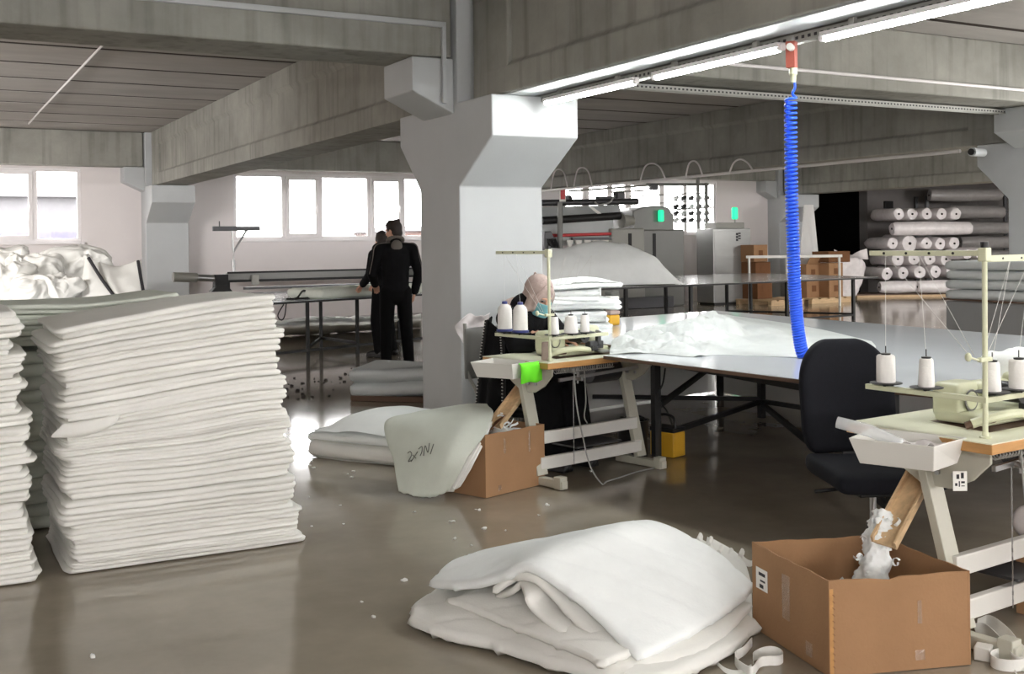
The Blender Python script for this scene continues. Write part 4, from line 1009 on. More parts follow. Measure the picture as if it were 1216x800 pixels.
# ------------------------------------------------------------------ coiled air hose
HT = thing('air_hose', 'bright blue coiled air hose hanging onto the white cutting table', 'hose', at_x(940, 80, 4.47))
h0 = Vector(HT.location)
path = spline([at_d(939, 116, 6.36), at_d(939, 160, 6.36), at_d(940, 230, 6.37), at_d(942, 300, 6.38), at_d(944, 350, 6.40), at_d(949, 400, 6.43), at_d(956, 424, 6.46), at_d(975, 431, 6.5), at_d(1000, 434, 6.55)], 16)
seg = [0]
for a, b in zip(path[:-1], path[1:]): seg.append(seg[-1] + (b - a).length)
tot = seg[-1]; turns = 92; N = turns * 14
def onpath(s):
    for i in range(len(seg) - 1):
        if s <= seg[i + 1] or i == len(seg) - 2:
            f = (s - seg[i]) / max(1e-9, seg[i + 1] - seg[i]); return path[i].lerp(path[i + 1], f), (path[i + 1] - path[i]).normalized()
pts = []; 
for i in range(N + 1):
    f = i / N; s = tot * (f * .45 + .55 * (f ** 1.0) if 0 else (f + .16 * math.sin(PI * f) * (1 - f)) ) / 1.0
    s = min(tot, s); c, t = onpath(s); u = Vector((.88, -.48, 0)); u = (u - t * u.dot(t)).normalized(); v = t.cross(u); a = 2 * PI * turns * f
    pts.append(c + (u * math.cos(a) + v * math.sin(a)) * .031 - h0)
lead = [at_d(943, 96, 6.34) - h0, at_d(944, 104, 6.34) - h0, at_d(941, 111, 6.35) - h0]
MB().tube(spline(lead + [pts[0]], 5)[:-1] + pts, .0078, 7).build('coil', 'hose', HT, smooth=180)
MB().lathe([(.006, -.05), (.014, -.045), (.016, -.01), (.024, 0), (.024, .03), (.016, .04)], at_d(942, 88, 6.34) - h0, 14).build('connector', 'cream', HT)
rb = thing('red_regulator', 'small red regulator block hung from the lamp rail above the blue hose', 'regulator', at_d(940, 65, 6.34))
MB().box((0, 0, 0), (.05, .055, .15), rz=.5).build('body', 'red_block', rb, bevel=.004); MB().cyl((-.02, -.02, .035), (-.06, -.05, .035), .02).build('gauge', 'tray', rb); MB().bar((0, 0, .07), (0, 0, .11), .02, .02).build('hanger', 'galv', rb)
MB().tube(spline([(.03, .02, .06), (.06, .03, .04), (.055, .03, -.03), (.04, .02, -.05)], 5), .008, 8).build('side_tube', 'pvc', rb)

# ------------------------------------------------------------------ crumpled cover and other things on the cutting table
rows = [[(728, 402, .81), (766, 390, .85), (840, 374, .89), (880, 376, .83), (960, 388, .806), (1035, 405, .804)],
        [(726, 409, .81), (766, 398, .87), (835, 386, .89), (890, 388, .83), (960, 398, .806), (1040, 412, .804)],
        [(724, 415, .81), (766, 408, .85), (830, 400, .87), (900, 402, .81), (970, 409, .805), (1030, 416, .804)],
        [(724, 420, .804), (774, 419, .805), (820, 423, .805), (860, 421, .804), (950, 424, .804), (1000, 422, .804)]]
rows = [[at_z(a, b, z) for a, b, z in r] for r in rows]
def crump(p, u, v):
    q = Vector(p); k = math.exp(-((v - .33) / .3) ** 2) * (math.sin(PI * min(1, u * 1.05)) ** .6 if u < .95 else .3)
    q.z += k * (.14 * abs(nz((p.x, p.y * .6, 0), 4.0, 3)) * 1.6 + .05 * abs(nz(p, 8, 4)) + .03 * abs(nz(p, 19, 5)) + .012 * abs(nz(p, 38, 6)) - .075); q.z = max(q.z, .8045); return q
tag(MB().sheet(rows, 70, 170, .003, crump).build('quilt_cover', 'cover_cloth', smooth=60), 'crumpled thin white cover spread on the white cutting table', 'cover')
for k in range(5):
    o = folded_quilt('folded_quilt', .62 - .05 * (k % 2) - .012 * k, .7 - .03 * k, .078, 700 + k, 'fabric_cool', 2 - k // 4, .022, loc=(4.57 + .008 * k * (-1) ** k, 7.45 - .01 * k, .803 + .082 * k), rz=-.45 + .05 * k * (-1) ** k, n=(24, 20, 8), sag=.5 if k == 4 else .0, rag=1.6)
    tag(o, 'soft white quilt, %s from the bottom of the pile behind the seated woman' % ORD[k], 'quilt', 'quilts piled behind the woman')
pk = at_z(727, 386, .803)
T = thing('label_pack', 'stack of striped purple and white packs on a yellow base by the table leg', 'pack', pk)
MB().rbox((0, 0, .045), (.1, .1, .09), .02, (6, 6, 6)).build('base', 'yellow', T, smooth=60)
for q in range(5): MB().rbox((.0, 0, .105 + q * .04), (.1 - .004 * q, .1, .036), .012, (6, 6, 4)).build('pack', ('scarf', 'paper', 'panel_grey', 'paper', 'ink_soft')[q], T, smooth=60)
# yellow case under the table
yc = at_z(793, 541, 0)
T = thing('tool_case', 'yellow and black case standing under the white cutting table', 'case', (yc.x, yc.y, 0), .3)
MB().box((0, 0, .09), (.14, .2, .17)).build('body', 'yellow', T, bevel=.008); MB().box((0, 0, .19), (.142, .202, .03)).build('lid', 'black_plastic', T, bevel=.004)
MB().tube(spline([(-.02, -.08, .2), (-.02, -.07, .27), (-.02, 0, .29), (-.02, .07, .27), (-.02, .08, .2)], 5), .01, 8).build('handle', 'black_plastic', T)
cbx = at_z(764, 548, 0)
T = thing('scrap_bin', 'dark bin with coiled black cable beside the yellow case', 'bin', (cbx.x, cbx.y + .12, 0), .2)
MB().lathe([(.1, .003), (.11, .26), (.115, .27), (.1, .27), (.09, .02), (0, .02)], n=20).build('bin', 'black_plastic', T)
MB().tube(spline([(.08 * math.cos(a), .08 * math.sin(a), .28 + .01 * math.sin(3 * a)) for a in [k * .7 for k in range(17)]], 4), .008, 8).build('cable', 'black_cord', T)
tag(MB().tube(spline([at_d(790, 437, 7.6), at_d(787, 455, 7.6), at_d(781, 470, 7.6), at_d(786, 480, 7.6), at_d(793, 490, 7.7), at_z(800, 510, .03)], 6), .006, 8).build('cable', 'black_cord'), 'thin black cable hanging under the white cutting table', 'cable')
# ------------------------------------------------------------------ people
def capsule(m, p, q, r0, r1, n=14):
    p = Vector(p); q = Vector(q); d = q - p; L = d.length; d.normalize()
    pts, rs = [], []
    for k in range(5):
        a = PI / 2 * (k / 4); pts.append(p - d * r0 * math.cos(a)); rs.append(max(1e-4, r0 * math.sin(a)))
    for k in range(5):
        a = PI / 2 * (k / 4); pts.append(q + d * r1 * math.sin(a)); rs.append(max(1e-4, r1 * math.cos(a)))
    m.tube(pts, rs, n)
def chain(m, pts, rs):
    for a, b, r0, r1 in zip(pts[:-1], pts[1:], rs[:-1], rs[1:]): capsule(m, a, b, r0, r1)
def fuse(m, name, mat, parent, voxel=.008, it=4):
    o = m.build(name + '_raw', mat, None, smooth=180)
    r = o.modifiers.new('r', 'REMESH'); r.mode = 'VOXEL'; r.voxel_size = voxel; r.use_smooth_shade = True
    s_ = o.modifiers.new('s', 'SMOOTH'); s_.iterations = it; s_.factor = .5
    dg = bpy.context.evaluated_depsgraph_get(); dg.update()
    me = bpy.data.meshes.new_from_object(o.evaluated_get(dg)); me.name = name
    bpy.data.objects.remove(o)
    me.materials.clear(); me.materials.append(MT[mat])
    for p in me.polygons: p.use_smooth = True
    n = bpy.data.objects.new(name, me); COL.objects.link(n); n.parent = parent
    return n
def hand(m, wrist, dirv, palm_n, side, curl=.5, L=.18):
    """palm, four unequal curled fingers and a thumb from the side of the palm"""
    w_ = Vector(wrist); d = Vector(dirv).normalized(); n = Vector(palm_n); n = (n - d * n.dot(d)).normalized(); s = d.cross(n) * side
    for k in range(4):
        o = (k - 1.5) * .019
        a = w_ + d * .02 + s * o * .8; b = w_ + d * .088 + s * o
        capsule(m, a, b, .016, .0125, 8)
        fl = (.066, .075, .072, .056)[k]; dd = d; p = b
        for j in range(3):
            dd = (dd + n * curl * .55).normalized(); q = p + dd * fl * (.45, .32, .25)[j]
            capsule(m, p, q, .0088 - .0007 * j, .0084 - .0008 * j, 8); p = q
    t0 = w_ + d * .025 + s * -.026; t1 = t0 + (d * .7 - s * .75 + n * .25).normalized() * .04; t2 = t1 + (d * .9 - s * .2 + n * .35).normalized() * .032; t3 = t2 + (d + n * .4).normalized() * .022
    chain(m, [t0, t1, t2, t3], [.014, .0105, .0095, .008])
def head(m, c, R, sc=1.0):
    """skull, jaw, brow, nose, mouth and ears; face looks along local +y"""
    c = Vector(c); P = lambda x, y, z: c + R @ Vector((x * sc, y * sc, z * sc))
    R3 = R.to_3x3() if hasattr(R, 'to_3x3') else R
    m.ell(P(0, -.012, .025), (.076 * sc, .095 * sc, .093 * sc), R3); m.ell(P(0, .022, -.045), (.058 * sc, .066 * sc, .075 * sc), R3)
    m.ell(P(0, .078, .018), (.05 * sc, .018 * sc, .014 * sc), R3)
    capsule(m, P(0, .085, .01), P(0, .103, -.03), .008 * sc, .013 * sc, 10)
    m.ell(P(0, .076, -.064), (.024 * sc, .014 * sc, .006 * sc), R3); m.ell(P(0, .076, -.075), (.02 * sc, .014 * sc, .006 * sc), R3); m.ell(P(0, .066, -.102), (.022 * sc, .02 * sc, .018 * sc), R3)
    for s in (-1, 1):
        m.ell(P(s * .078, -.01, -.012), (.01 * sc, .02 * sc, .032 * sc), R3); m.ell(P(s * .04, .06, -.03), (.02 * sc, .018 * sc, .022 * sc), R3)
    return P, R3
def eyes(P, R3, T, sc=1.0):
    for s in (-1, 1):
        MB().ell(P(s * .031, .08, -.004), (.012, .007, .006), R3, 10, 6).build('eye', 'ink', T)

def standing_man(name, label, loc, rz, J, hair=True, hood=True, stripe=True):
    """J: named joints in local space (x right, y forward, z up)"""
    T = thing(name, label, 'person', loc, rz)
    body = MB()
    V = {k: Vector(v) for k, v in J.items() if isinstance(v, tuple)}
    P, R3 = head(body, V['head'], Matrix.Rotation(J['turn'], 3, 'Z') @ Matrix.Rotation(J.get('nod', 0), 3, 'X'))
    chain(body, [V['chest'] + Vector((0, 0, .1)), V['head'] + Vector((0, -.02, -.06))], [.06, .055])
    chain(body, [V['pelvis'], V['belly'], V['chest'], V['chest'] + Vector((0, 0, .12))], [.1, .095, .1, .07])
    for s in 'LR':
        chain(body, [V['sh' + s], V['el' + s], V['wr' + s]], [.05, .042, .028])
        chain(body, [V['hip' + s], V['kn' + s], V['an' + s]], [.08, .055, .04])
        capsule(body, V['an' + s] + Vector((0, -.03, -.04)), V['toe' + s], .035, .03)
        d = V['wr' + s] - V['el' + s]
        hand(body, V['wr' + s] + d.normalized() * .015, d, J['palm' + s], -1 if s == 'L' else 1, .6)
    fuse(body, 'body', 'skin', T, .0055, 3)
    # jacket
    jk = MB()
    pel = V['pelvis']; ch = V['chest']
    for f, rx, ry in ((0, .165, .13), (.12, .165, .13), (.25, .165, .13), (.38, .167, .13), (.5, .17, .132), (.62, .177, .134), (.75, .185, .135), (.88, .185, .13), (1, .18, .125)):
        c = pel.lerp(ch + Vector((0, 0, .04)), f) + Vector((0, 0, .03 * (1 - f))); jk.ell(c, (rx, ry, .12))
    for s in 'LR':
        chain(jk, [V['sh' + s] * .55 + (ch + Vector((0, 0, .09))) * .45, V['sh' + s], V['el' + s], V['wr' + s] - (V['wr' + s] - V['el' + s]).normalized() * .01], [.075, .078, .062, .05])
    chain(jk, [ch + Vector((0, 0, .1)), ch + Vector((0, 0, .17))], [.085, .078])
    jacket = fuse(jk, 'jacket', 'black_cloth', T, .009, 3)
    if hood:
        h = MB(); c = ch + Vector((0, -.06, .17))
        h.tube([c + Vector((math.sin(a) * .085, math.cos(a) * .075 + .045, .015 - .04 * math.cos(a))) for a in [k * PI / 10 - PI for k in range(21)]], [.016 + .018 * abs(math.cos(k * PI / 20 - PI / 2)) ** 1.0 for k in range(21)], 10)
        h.ell(c + Vector((0, -.035, -.05)), (.07, .03, .07)); fuse(h, 'hood', 'hood', jacket, .007, 3)
    if stripe:
        for s in 'LR':
            a = V['sh' + s]; b = V['el' + s]; off = Vector((-.04 if s == 'L' else .04, -.06, .045))
            MB().tube(spline([ch + Vector((-.07 if s == 'L' else .07, -.06, .16)), a + off, a.lerp(b, .45) + Vector((-.045 if s == 'L' else .045, -.052, 0)), b + Vector((-.04 if s == 'L' else .04, -.048, 0))], 6), .005, 6).build('piping', 'hood', jacket)
    tr = MB()
    tr.ell(V['pelvis'] + Vector((0, 0, -.04)), (.16, .12, .14))
    for s in 'LR': chain(tr, [V['hip' + s], V['kn' + s], V['an' + s] + Vector((0, 0, .0))], [.1, .078, .064])
    fuse(tr, 'trousers', 'black_trouser', T, .01, 4)
    for s in 'LR':
        f = MB(); a = V['an' + s]; t = V['toe' + s]
        chain(f, [a + Vector((0, -.045, -.035)), a.lerp(t, .5) + Vector((0, 0, -.012)), t], [.044, .046, .036]); f.box((a.lerp(t, .5).x, a.lerp(t, .5).y - .02, .012), (.085, .25, .02)); fuse(f, 'shoe', 'black_plastic', T, .008, 2)
    if hair:
        R = Matrix.Rotation(J['turn'], 3, 'Z') @ Matrix.Rotation(J.get('nod', 0), 3, 'X'); c = V['head']
        h = MB(); h.ell(c + R @ Vector((0, -.022, .035)), (.086, .098, .098), R); h.ell(c + R @ Vector((0, -.055, -.03)), (.074, .058, .06), R); h.ell(c + R @ Vector((0, .03, .075)), (.07, .065, .045), R)
        for k in range(14):
            a = k * 2.4; h.ell(c + R @ Vector((.05 * math.cos(a), -.02 + .06 * math.sin(a), .11 + .006 * (k % 3))), (.022, .022, .016), R)
        fuse(h, 'hair', 'hair', T, .006, 2)
    eyes(P, R3, T)
    return T
# man with his back to us; local +y = the way he faces (away, a little left)
mp = at_z(471, 440, 0)
standing_man('person', 'standing person in black jacket with grey hood, back turned, at the white table', (mp.x, mp.y, 0), math.radians(-12), {
    'head': (-.01, .05, 1.655), 'turn': .75, 'nod': -.12, 'chest': (0, 0, 1.36), 'belly': (0, -.01, 1.12), 'pelvis': (0, -.0, .96),
    'shL': (-.2, .01, 1.44), 'elL': (-.27, .05, 1.15), 'wrL': (-.2, .26, 1.02), 'palmL': (0, -.3, -1),
    'shR': (.2, .0, 1.44), 'elR': (.27, -.06, 1.16), 'wrR': (.235, .03, .93), 'palmR': (-1, .1, 0),
    'hipL': (-.095, 0, .93), 'knL': (-.115, .02, .5), 'anL': (-.125, -.02, .09), 'toeL': (-.15, .14, .035),
    'hipR': (.095, 0, .93), 'knR': (.125, .01, .5), 'anR': (.145, -.03, .09), 'toeR': (.175, .13, .035)})
m2 = at_z(448, 424, 0)
standing_man('person', 'second person in black standing half hidden behind the one with the grey hood', (m2.x + .13, m2.y + .05, 0), math.radians(25), {
    'head': (.09, .12, 1.53), 'turn': -.6, 'nod': -.5, 'chest': (.03, .03, 1.28), 'belly': (.02, 0, 1.06), 'pelvis': (0, -.02, .92),
    'shL': (-.17, .02, 1.36), 'elL': (-.27, .0, 1.1), 'wrL': (-.2, .2, .97), 'palmL': (0, -.2, -1),
    'shR': (.2, .05, 1.36), 'elR': (.26, .08, 1.1), 'wrR': (.18, .28, .98), 'palmR': (0, -.2, -1),
    'hipL': (-.09, 0, .9), 'knL': (-.13, .03, .48), 'anL': (-.16, -.04, .09), 'toeL': (-.18, .12, .035),
    'hipR': (.09, 0, .9), 'knR': (.12, .04, .48), 'anR': (.16, .0, .09), 'toeR': (.19, .15, .035)}, hood=False, stripe=False)

# the seated woman: faces the sewing table, towards -y and a little right
wl = at_z(628, 405, .85); wl = at_d(612, 400, 7.70)
WT = thing('person', 'seated person in pinkish headscarf, blue face mask and black coat at the sewing station', 'person', (wl.x, wl.y, 0), math.radians(196))
# local: +y = facing direction
hc = Vector((-.035, .20, 1.135)); RW = Matrix.Rotation(-.1, 3, 'Z') @ Matrix.Rotation(-.5, 3, 'X')
b = MB(); PW, RW3 = head(b, hc, RW, .98)
chain(b, [(0, 0, .52), (0, .02, .72), (0, .07, .92), (0, .11, 1.03)], [.14, .125, .13, .08]); chain(b, [(0, .11, 1.02), hc + Vector((0, -.03, -.06))], [.05, .05])
arms = {'L': ((-.18, .1, .98), (-.25, .26, .80), (-.14, .46, .85)), 'R': ((.18, .1, .98), (.25, .26, .80), (.12, .47, .85))}
for s in 'LR':
    a = arms[s]; chain(b, a, [.045, .038, .026]); d = Vector(a[2]) - Vector(a[1]); hand(b, Vector(a[2]) + d.normalized() * .012, d + Vector((0, 0, -.06)), (0, 0, -1), -1 if s == 'L' else 1, .45)
for s in (-1, 1):
    chain(b, [(s * .1, .02, .5), (s * .12, .42, .5), (s * .12, .44, .1)], [.085, .06, .042]); capsule(b, (s * .12, .42, .05), (s * .13, .57, .035), .04, .03)
fuse(b, 'body', 'skin', WT, .0055, 3)
for s in (-1, 1):
    f = MB(); chain(f, [(s * .12, .37, .055), (s * .125, .5, .045), (s * .13, .58, .04)], [.05, .05, .04]); f.box((s * .125, .47, .014), (.09, .26, .024)); fuse(f, 'shoe', 'black_plastic', WT, .008, 2)
c = MB()
for f, rx, ry in ((0, .2, .17), (.3, .185, .15), (.6, .19, .145), (.85, .185, .13), (1, .13, .1)): c.ell(Vector((0, 0, .52)).lerp(Vector((0, .1, 1.03)), f), (rx, ry, .12))
for s in 'LR':
    a = arms[s]; chain(c, [Vector(a[0]) * .6 + Vector((0, .04, .4)), a[0], a[1], Vector(a[2]) - (Vector(a[2]) - Vector(a[1])).normalized() * .02], [.07, .075, .06, .042])
for s in (-1, 1): chain(c, [(s * .1, .0, .5), (s * .12, .4, .5), (s * .12, .43, .14)], [.13, .11, .13])
chain(c, [(0, .1, .48), (0, .38, .46), (0, .42, .2)], [.12, .11, .12])
coat = fuse(c, 'coat', 'black_cloth', WT, .01, 4)
# long cloak edge hanging at her side with woven trim
ck = MB().sheet([[(.1, -.14, .98), (.16, -.1, .96), (.2, .0, .92), (.21, .1, .88)], [(.1, -.2, .72), (.16, -.15, .7), (.2, -.03, .68), (.22, .12, .66)], [(.1, -.22, .42), (.18, -.17, .4), (.23, -.04, .38), (.24, .14, .38)], [(.1, -.22, .22), (.2, -.18, .18), (.25, -.04, .2), (.25, .14, .2)]], 26, 22, .014, lambda p, u, v: Vector(p) + Vector((.02 * math.sin(v * 17 + u * 3) * u, 0, 0)))
ck = ck.build('cloak', 'black_cloth', WT, smooth=180)
for e in ([(.165, -.11, .965), (.17, -.16, .7), (.195, -.18, .4), (.215, -.19, .2)], [(.215, .09, .89), (.228, .115, .66), (.25, .135, .38), (.262, .135, .2)]):
    pts = spline(e, 8)
    MB().tube(pts, .014, 8).build('trim', 'dotted', ck)
    t = MB(); dense = spline(e, 26)
    for k, p in enumerate(dense):
        if k % 2 == 0: t.ell(p + Vector((.008, -.004, 0)), (.009, .011, .0045), None, 8, 5)
    t.build('trim_dots', 'tray', ck)
h = MB()
h.ell(hc + RW @ Vector((0, -.02, .03)), (.096, .114, .108), RW); h.ell(hc + RW @ Vector((0, -.045, -.06)), (.088, .085, .11), RW)
h.ell(hc + RW @ Vector((0, .0, -.15)), (.088, .075, .07), RW); h.ell((0, .06, 1.0), (.2, .12, .085)); h.ell((0, .02, 1.03), (.14, .1, .09)); h.ell((0, .12, .98), (.13, .07, .08))
rim = [hc + RW @ Vector((.068 * math.sin(a), .055 + .012 * math.cos(a), -.025 + .098 * math.cos(a))) for a in [k * PI / 12 for k in range(25)]]
chain(h, rim, [.021] * 25)
for s in (-1, 1): chain(h, [hc + RW @ Vector((s * .075, .02, .0)), hc + RW @ Vector((s * .08, .02, -.08)), Vector((s * .1, .1, 1.02))], [.03, .035, .05])
sc = fuse(h, 'headscarf', 'scarf', WT, .007, 3)
for k in range(4):
    MB().tube(spline([hc + RW @ Vector((.1 * math.cos(.5 + k * .28), .06 - .05 * k, .02 + .03 * k)), hc + RW @ Vector((.02, .07 - .05 * k, .125)), hc + RW @ Vector((-.1 * math.cos(.5 + k * .25), .05 - .04 * k, .02))], 6), .004, 6).build('fold', 'scarf', sc)
MB().sheet([[hc + RW @ Vector((x, y, z)) for x, y in ((-.066, .05), (-.04, .096), (0, .118), (.04, .096), (.066, .05))] for z in (-.015, -.05, -.085, -.112)], 12, 16, .004).build('face_mask', 'mask', WT, smooth=180)
eyes(PW, RW3, WT)
# her chair
wc = Vector((wl.x, wl.y, 0))
CH = thing('chair', 'grey backed chair under the seated person by the white pillar', 'chair', onto(wc, math.radians(196), (-.08, 0, 0)), math.radians(196))
MB().rbox((0, -.02, .33), (.42, .42, .05), .02, (8, 8, 4)).build('seat', 'dark_steel', CH, smooth=60)
MB().rbox((.06, -.30, .72), (.44, .03, .36), .014, (8, 4, 8)).build('backrest', 'grey_metal', CH, smooth=60)
for s in (-1, 1):
    MB().tube(spline([(s * .2 + .06, -.32, .93), (s * .2 + .06, -.3, .6), (s * .2, -.26, .4), (s * .21, -.32, .01)], 6), .013, 10).build('rear_leg', 'mid_metal', CH)
    MB().tube([(s * .19, .16, .31), (s * .2, .2, .01)], .013, 10).build('front_leg', 'mid_metal', CH)
bgp = onto(wc, math.radians(196), (.2, -.3, .93))
tag(MB().sheet([[onto(wc, math.radians(196), (x, -.36 + .02 * ((k) % 2), .99 - .02 * (k % 2))) for k, x in enumerate((-.1, -.0, .1, .18))], [onto(wc, math.radians(196), (x, -.40 + .03 * ((k + 1) % 2), .9)) for k, x in enumerate((-.08, .02, .13, .2))], [onto(wc, math.radians(196), (x, -.37 + .03 * (k % 2), .79)) for k, x in enumerate((-.06, .03, .12, .17))]], 16, 16, .004, lambda p, u, v: Vector(p) + Vector((.02, .02, .01)) * nz(p, 18, 3)).build('plastic_bag', 'film', smooth=50), 'crinkled clear plastic bag hung over the chair back beside the pillar', 'bag')

# ------------------------------------------------------------------ left bay: spreading machine, quilts, heap
TZ = .785
sp0 = at_z(262, 346, TZ); sp1 = at_z(500, 338, TZ)
dx = (sp1 - sp0).normalized(); L_ = (sp1 - sp0).length
SM = thing('spreading_machine', 'dark cloth spreading rail lying across the far side of the white table', 'machine', sp0, math.atan2(dx.y, dx.x))
MB().span((.1, -.03, .15), (L_ + .8, .05, .29)).build('beam', 'grey_metal', SM, smooth=0, bevel=.01); MB().span((.1, -.04, .28), (L_ + .8, -.03, .31)).build('top_rail', 'black_metal', SM, smooth=0)
MB().span((.1, -.045, .14), (L_ + .8, -.03, .18)).build('lower_rail', 'black_metal', SM, smooth=0); MB().span((.35, -.12, .02), (L_ + .6, -.06, .06)).build('bottom_bar', 'dark_steel', SM, smooth=0)
MB().box((0, 0, .17), (.22, .14, .2)).build('bracket', 'black_metal', SM, bevel=.01); MB().extrude([(-.17, .0), (.17, .0), (.08, .1), (-.08, .1)], 1, -.08, .08).build('carriage_foot', 'black_metal', SM, smooth=0)
MB().cyl((-.08, 0, .21), (-.38, 0, .23), .055).build('sleeve', 'steel', SM); MB().cyl((-.38, 0, .23), (-.75, 0, .25), .075).build('grip', 'mid_metal', SM)
for k in (.55, 2.9): MB().box((k, -.06, .17), (.12, .03, .16)).build('slider', 'mid_metal', SM, bevel=.005)
MB().cyl((.22, .02, .28), (.22, .02, .5), .03).build('post', 'steel', SM); 
a = Vector((.22, .02, .5))
y_ = MB(); y_.tube([(.22, .02, .48), (.22, .02, .62), (.45, .02, .98)], .018, 8); y_.tube([(.22, .02, .62), (.2, .02, .98)], .018, 8); y_.build('fork', 'steel', SM)
bx_ = MB(); bx_.box((.28, .02, 1.0), (.78, .05, .075)); bx_.build('cross_bar', 'dark_steel', SM, bevel=.004); MB().cyl((0.0, .02, 1.03), (0.0, .02, 1.12), .01, None, 8).build('pin', 'dark_steel', SM)
q0 = at_z(372, 350, TZ + .005)
o = folded_quilt('folded_quilt', 2.0, .75, .14, 808, 'fabric_old', 1, .01, loc=at_z(425, 352.5, TZ + .004) + Vector((.2, .46, 0)), rz=.36, n=(26, 10, 6)); tag(o, 'flat grey white quilt lying on the table edge before the standing men', 'quilt')
cl = at_z(362, 354, TZ + .01)
tag(MB().tube(spline([cl + Vector((-.25, 0, 0)), cl + Vector((-.1, .05, .0)), cl + Vector((0, .05, .1)), cl + Vector((.1, .05, .02)), cl + Vector((.02, 0, .0)), cl + Vector((-.15, -.02, 0))], 6), .014, 8).build('cable', 'black_cord'), 'short black cable coiled on the white table before the grey quilt', 'cable')
tag(MB().tube(spline([at_z(340, 361, TZ - .05), at_d(338, 375, 14.4), at_d(334, 380, 14.4), at_d(330, 374, 14.4), at_z(337, 361, TZ - .05)], 6), .008, 6).build('cable', 'black_cord'), 'thin cable loop hanging under the white table of the left bay', 'cable')
# second white table top further back, and the pale cloth on the floor under it
p2 = [at_z(270, 327, .86), at_z(500, 326, .86), at_z(500, 320, .86), at_z(320, 322, .86)]
cut_table('cutting_table', 'white table behind the dark spreading rail under the middle window', [(p.x, p.y) for p in (Vector((5.2, 20.9, 0)), Vector((11, 21.0, 0)), Vector((11, 21.7, 0)), Vector((5.2, 21.7, 0)))], .92, .04, 'laminate', 'brown_edge', [(5.4, 21.1), (10.8, 21.2), (5.4, 21.5), (10.8, 21.5)], [])
rows = [[at_z(a, b, z) for a, b, z in r] for r in ([(318, 386, .2), (350, 380, .32), (400, 378, .3), (450, 377, .3), (500, 374, .28)], [(316, 390, .25), (350, 388, .3), (400, 386, .3), (450, 384, .28), (500, 380, .25)], [(316, 399, .02), (350, 397, .02), (400, 394, .02), (450, 391, .02), (500, 388, .02)])]
tag(MB().sheet(rows, 20, 70, .012, lambda p, u, v: Vector(p) + Vector((0, 0, 1)) * (.1 * abs(nz(p, 2.2, 5)) * (1 - u) + .02 * nz(p, 6, 2))).build('dust_sheet', 'fabric', smooth=180), 'rumpled pale sheet lying on the floor behind the black table frame', 'sheet')
# heap of white covers at the left
def bundle(px, py, d, size, seed, label, mat='fabric', rz=0., amp=.09, name='cover_bundle', r=.3):
    c = at_d(px, py, d)
    def fn(p, nn):
        q = Vector(p); w3 = Vector(p) + Vector((nz(p, 2.5, seed + 20), nz(p, 2.5, seed + 21), nz(p, 2.5, seed + 22))) * .25; k = nz(p, 1.6 / max(size), seed); q += nn * (k * amp * 1.2 + (.35 - abs(nz(w3, 3.4, seed + 4)) * 1.6) * amp * 1.1 + (.3 - abs(nz(w3, 7.5, seed + 6))) * amp * .8)
        return q
    return tag(MB().rbox((0, 0, 0), size, min(size) * r, (46, 36, 30), fn=fn).build(name, mat, loc=c, rz=rz, smooth=180), label, 'bundle', 'white covers heaped at the left')
bundle(92, 322, 15.6, (.86, .62, .56), 2, 'tall crumpled white cover in the middle of the heap under the left window')
bundle(40, 322, 15.2, (.72, .6, .46), 5, 'crumpled white cover at the left of the heap, below the window mullion')
bundle(52, 342, 14.6, (.62, .45, .32), 8, 'small crumpled white cover at the front of the heap')
bundle(8, 335, 14.8, (.6, .5, .5), 12, 'rounded white cover of the heap cut by the left picture edge')
bundle(72, 342, 14.7, (.5, .4, .3), 15, 'low folded white cover at the foot of the heap')
bundle(0, 305, 16.2, (.7, .5, .3), 19, 'white cover lying highest on the heap at the left picture edge')
def cushion(pts, label, seed, edge):
    """quilted pad leaning on the heap, dark binding along one edge; pts = 4 rows of points"""
    rows = [[at_d(a, b, d) for a, b, d in r] for r in pts]
    T = thing('quilted_pad', label, 'pad', rows[0][0], 0, 'dark bound quilted pads'); o0 = Vector(rows[0][0])
    MB().sheet([[p - o0 for p in r] for r in rows], 18, 18, .09, lambda p, u, v: Vector(p) + Vector((0, -.04, 0)) * math.sin(PI * u) * math.sin(PI * v) + Vector((0, .02, 0)) * nz(p, 7, seed)).build('pad', 'fabric', T, smooth=180)
    MB().tube(spline([at_d(*p) - o0 for p in edge], 6), .022, 8).build('binding', 'ink', T)
    return T
cushion([[(102, 304, 14.9), (103, 303, 14.9), (105, 306, 14.9)], [(98, 330, 14.8), (108, 330, 14.8), (122, 332, 14.8)], [(98, 352, 14.7), (115, 352, 14.7), (136, 352, 14.7)]], 'leaning white quilted pad with one slanting dark edge, left of the two', 3, [(105, 306, 14.75), (120, 330, 14.65), (136, 352, 14.55)])
cushion([[(118, 311, 15.1), (140, 316, 15.1), (163, 309, 15.1)], [(124, 330, 14.9), (145, 332, 14.9), (166, 332, 14.9)], [(138, 352, 14.75), (152, 352, 14.75), (169, 350, 14.75)]], 'leaning white quilted pad with dark right edge beside the far pillar, right of the two', 4, [(164, 310, 15.0), (167, 328, 14.8), (170, 345, 14.65)])

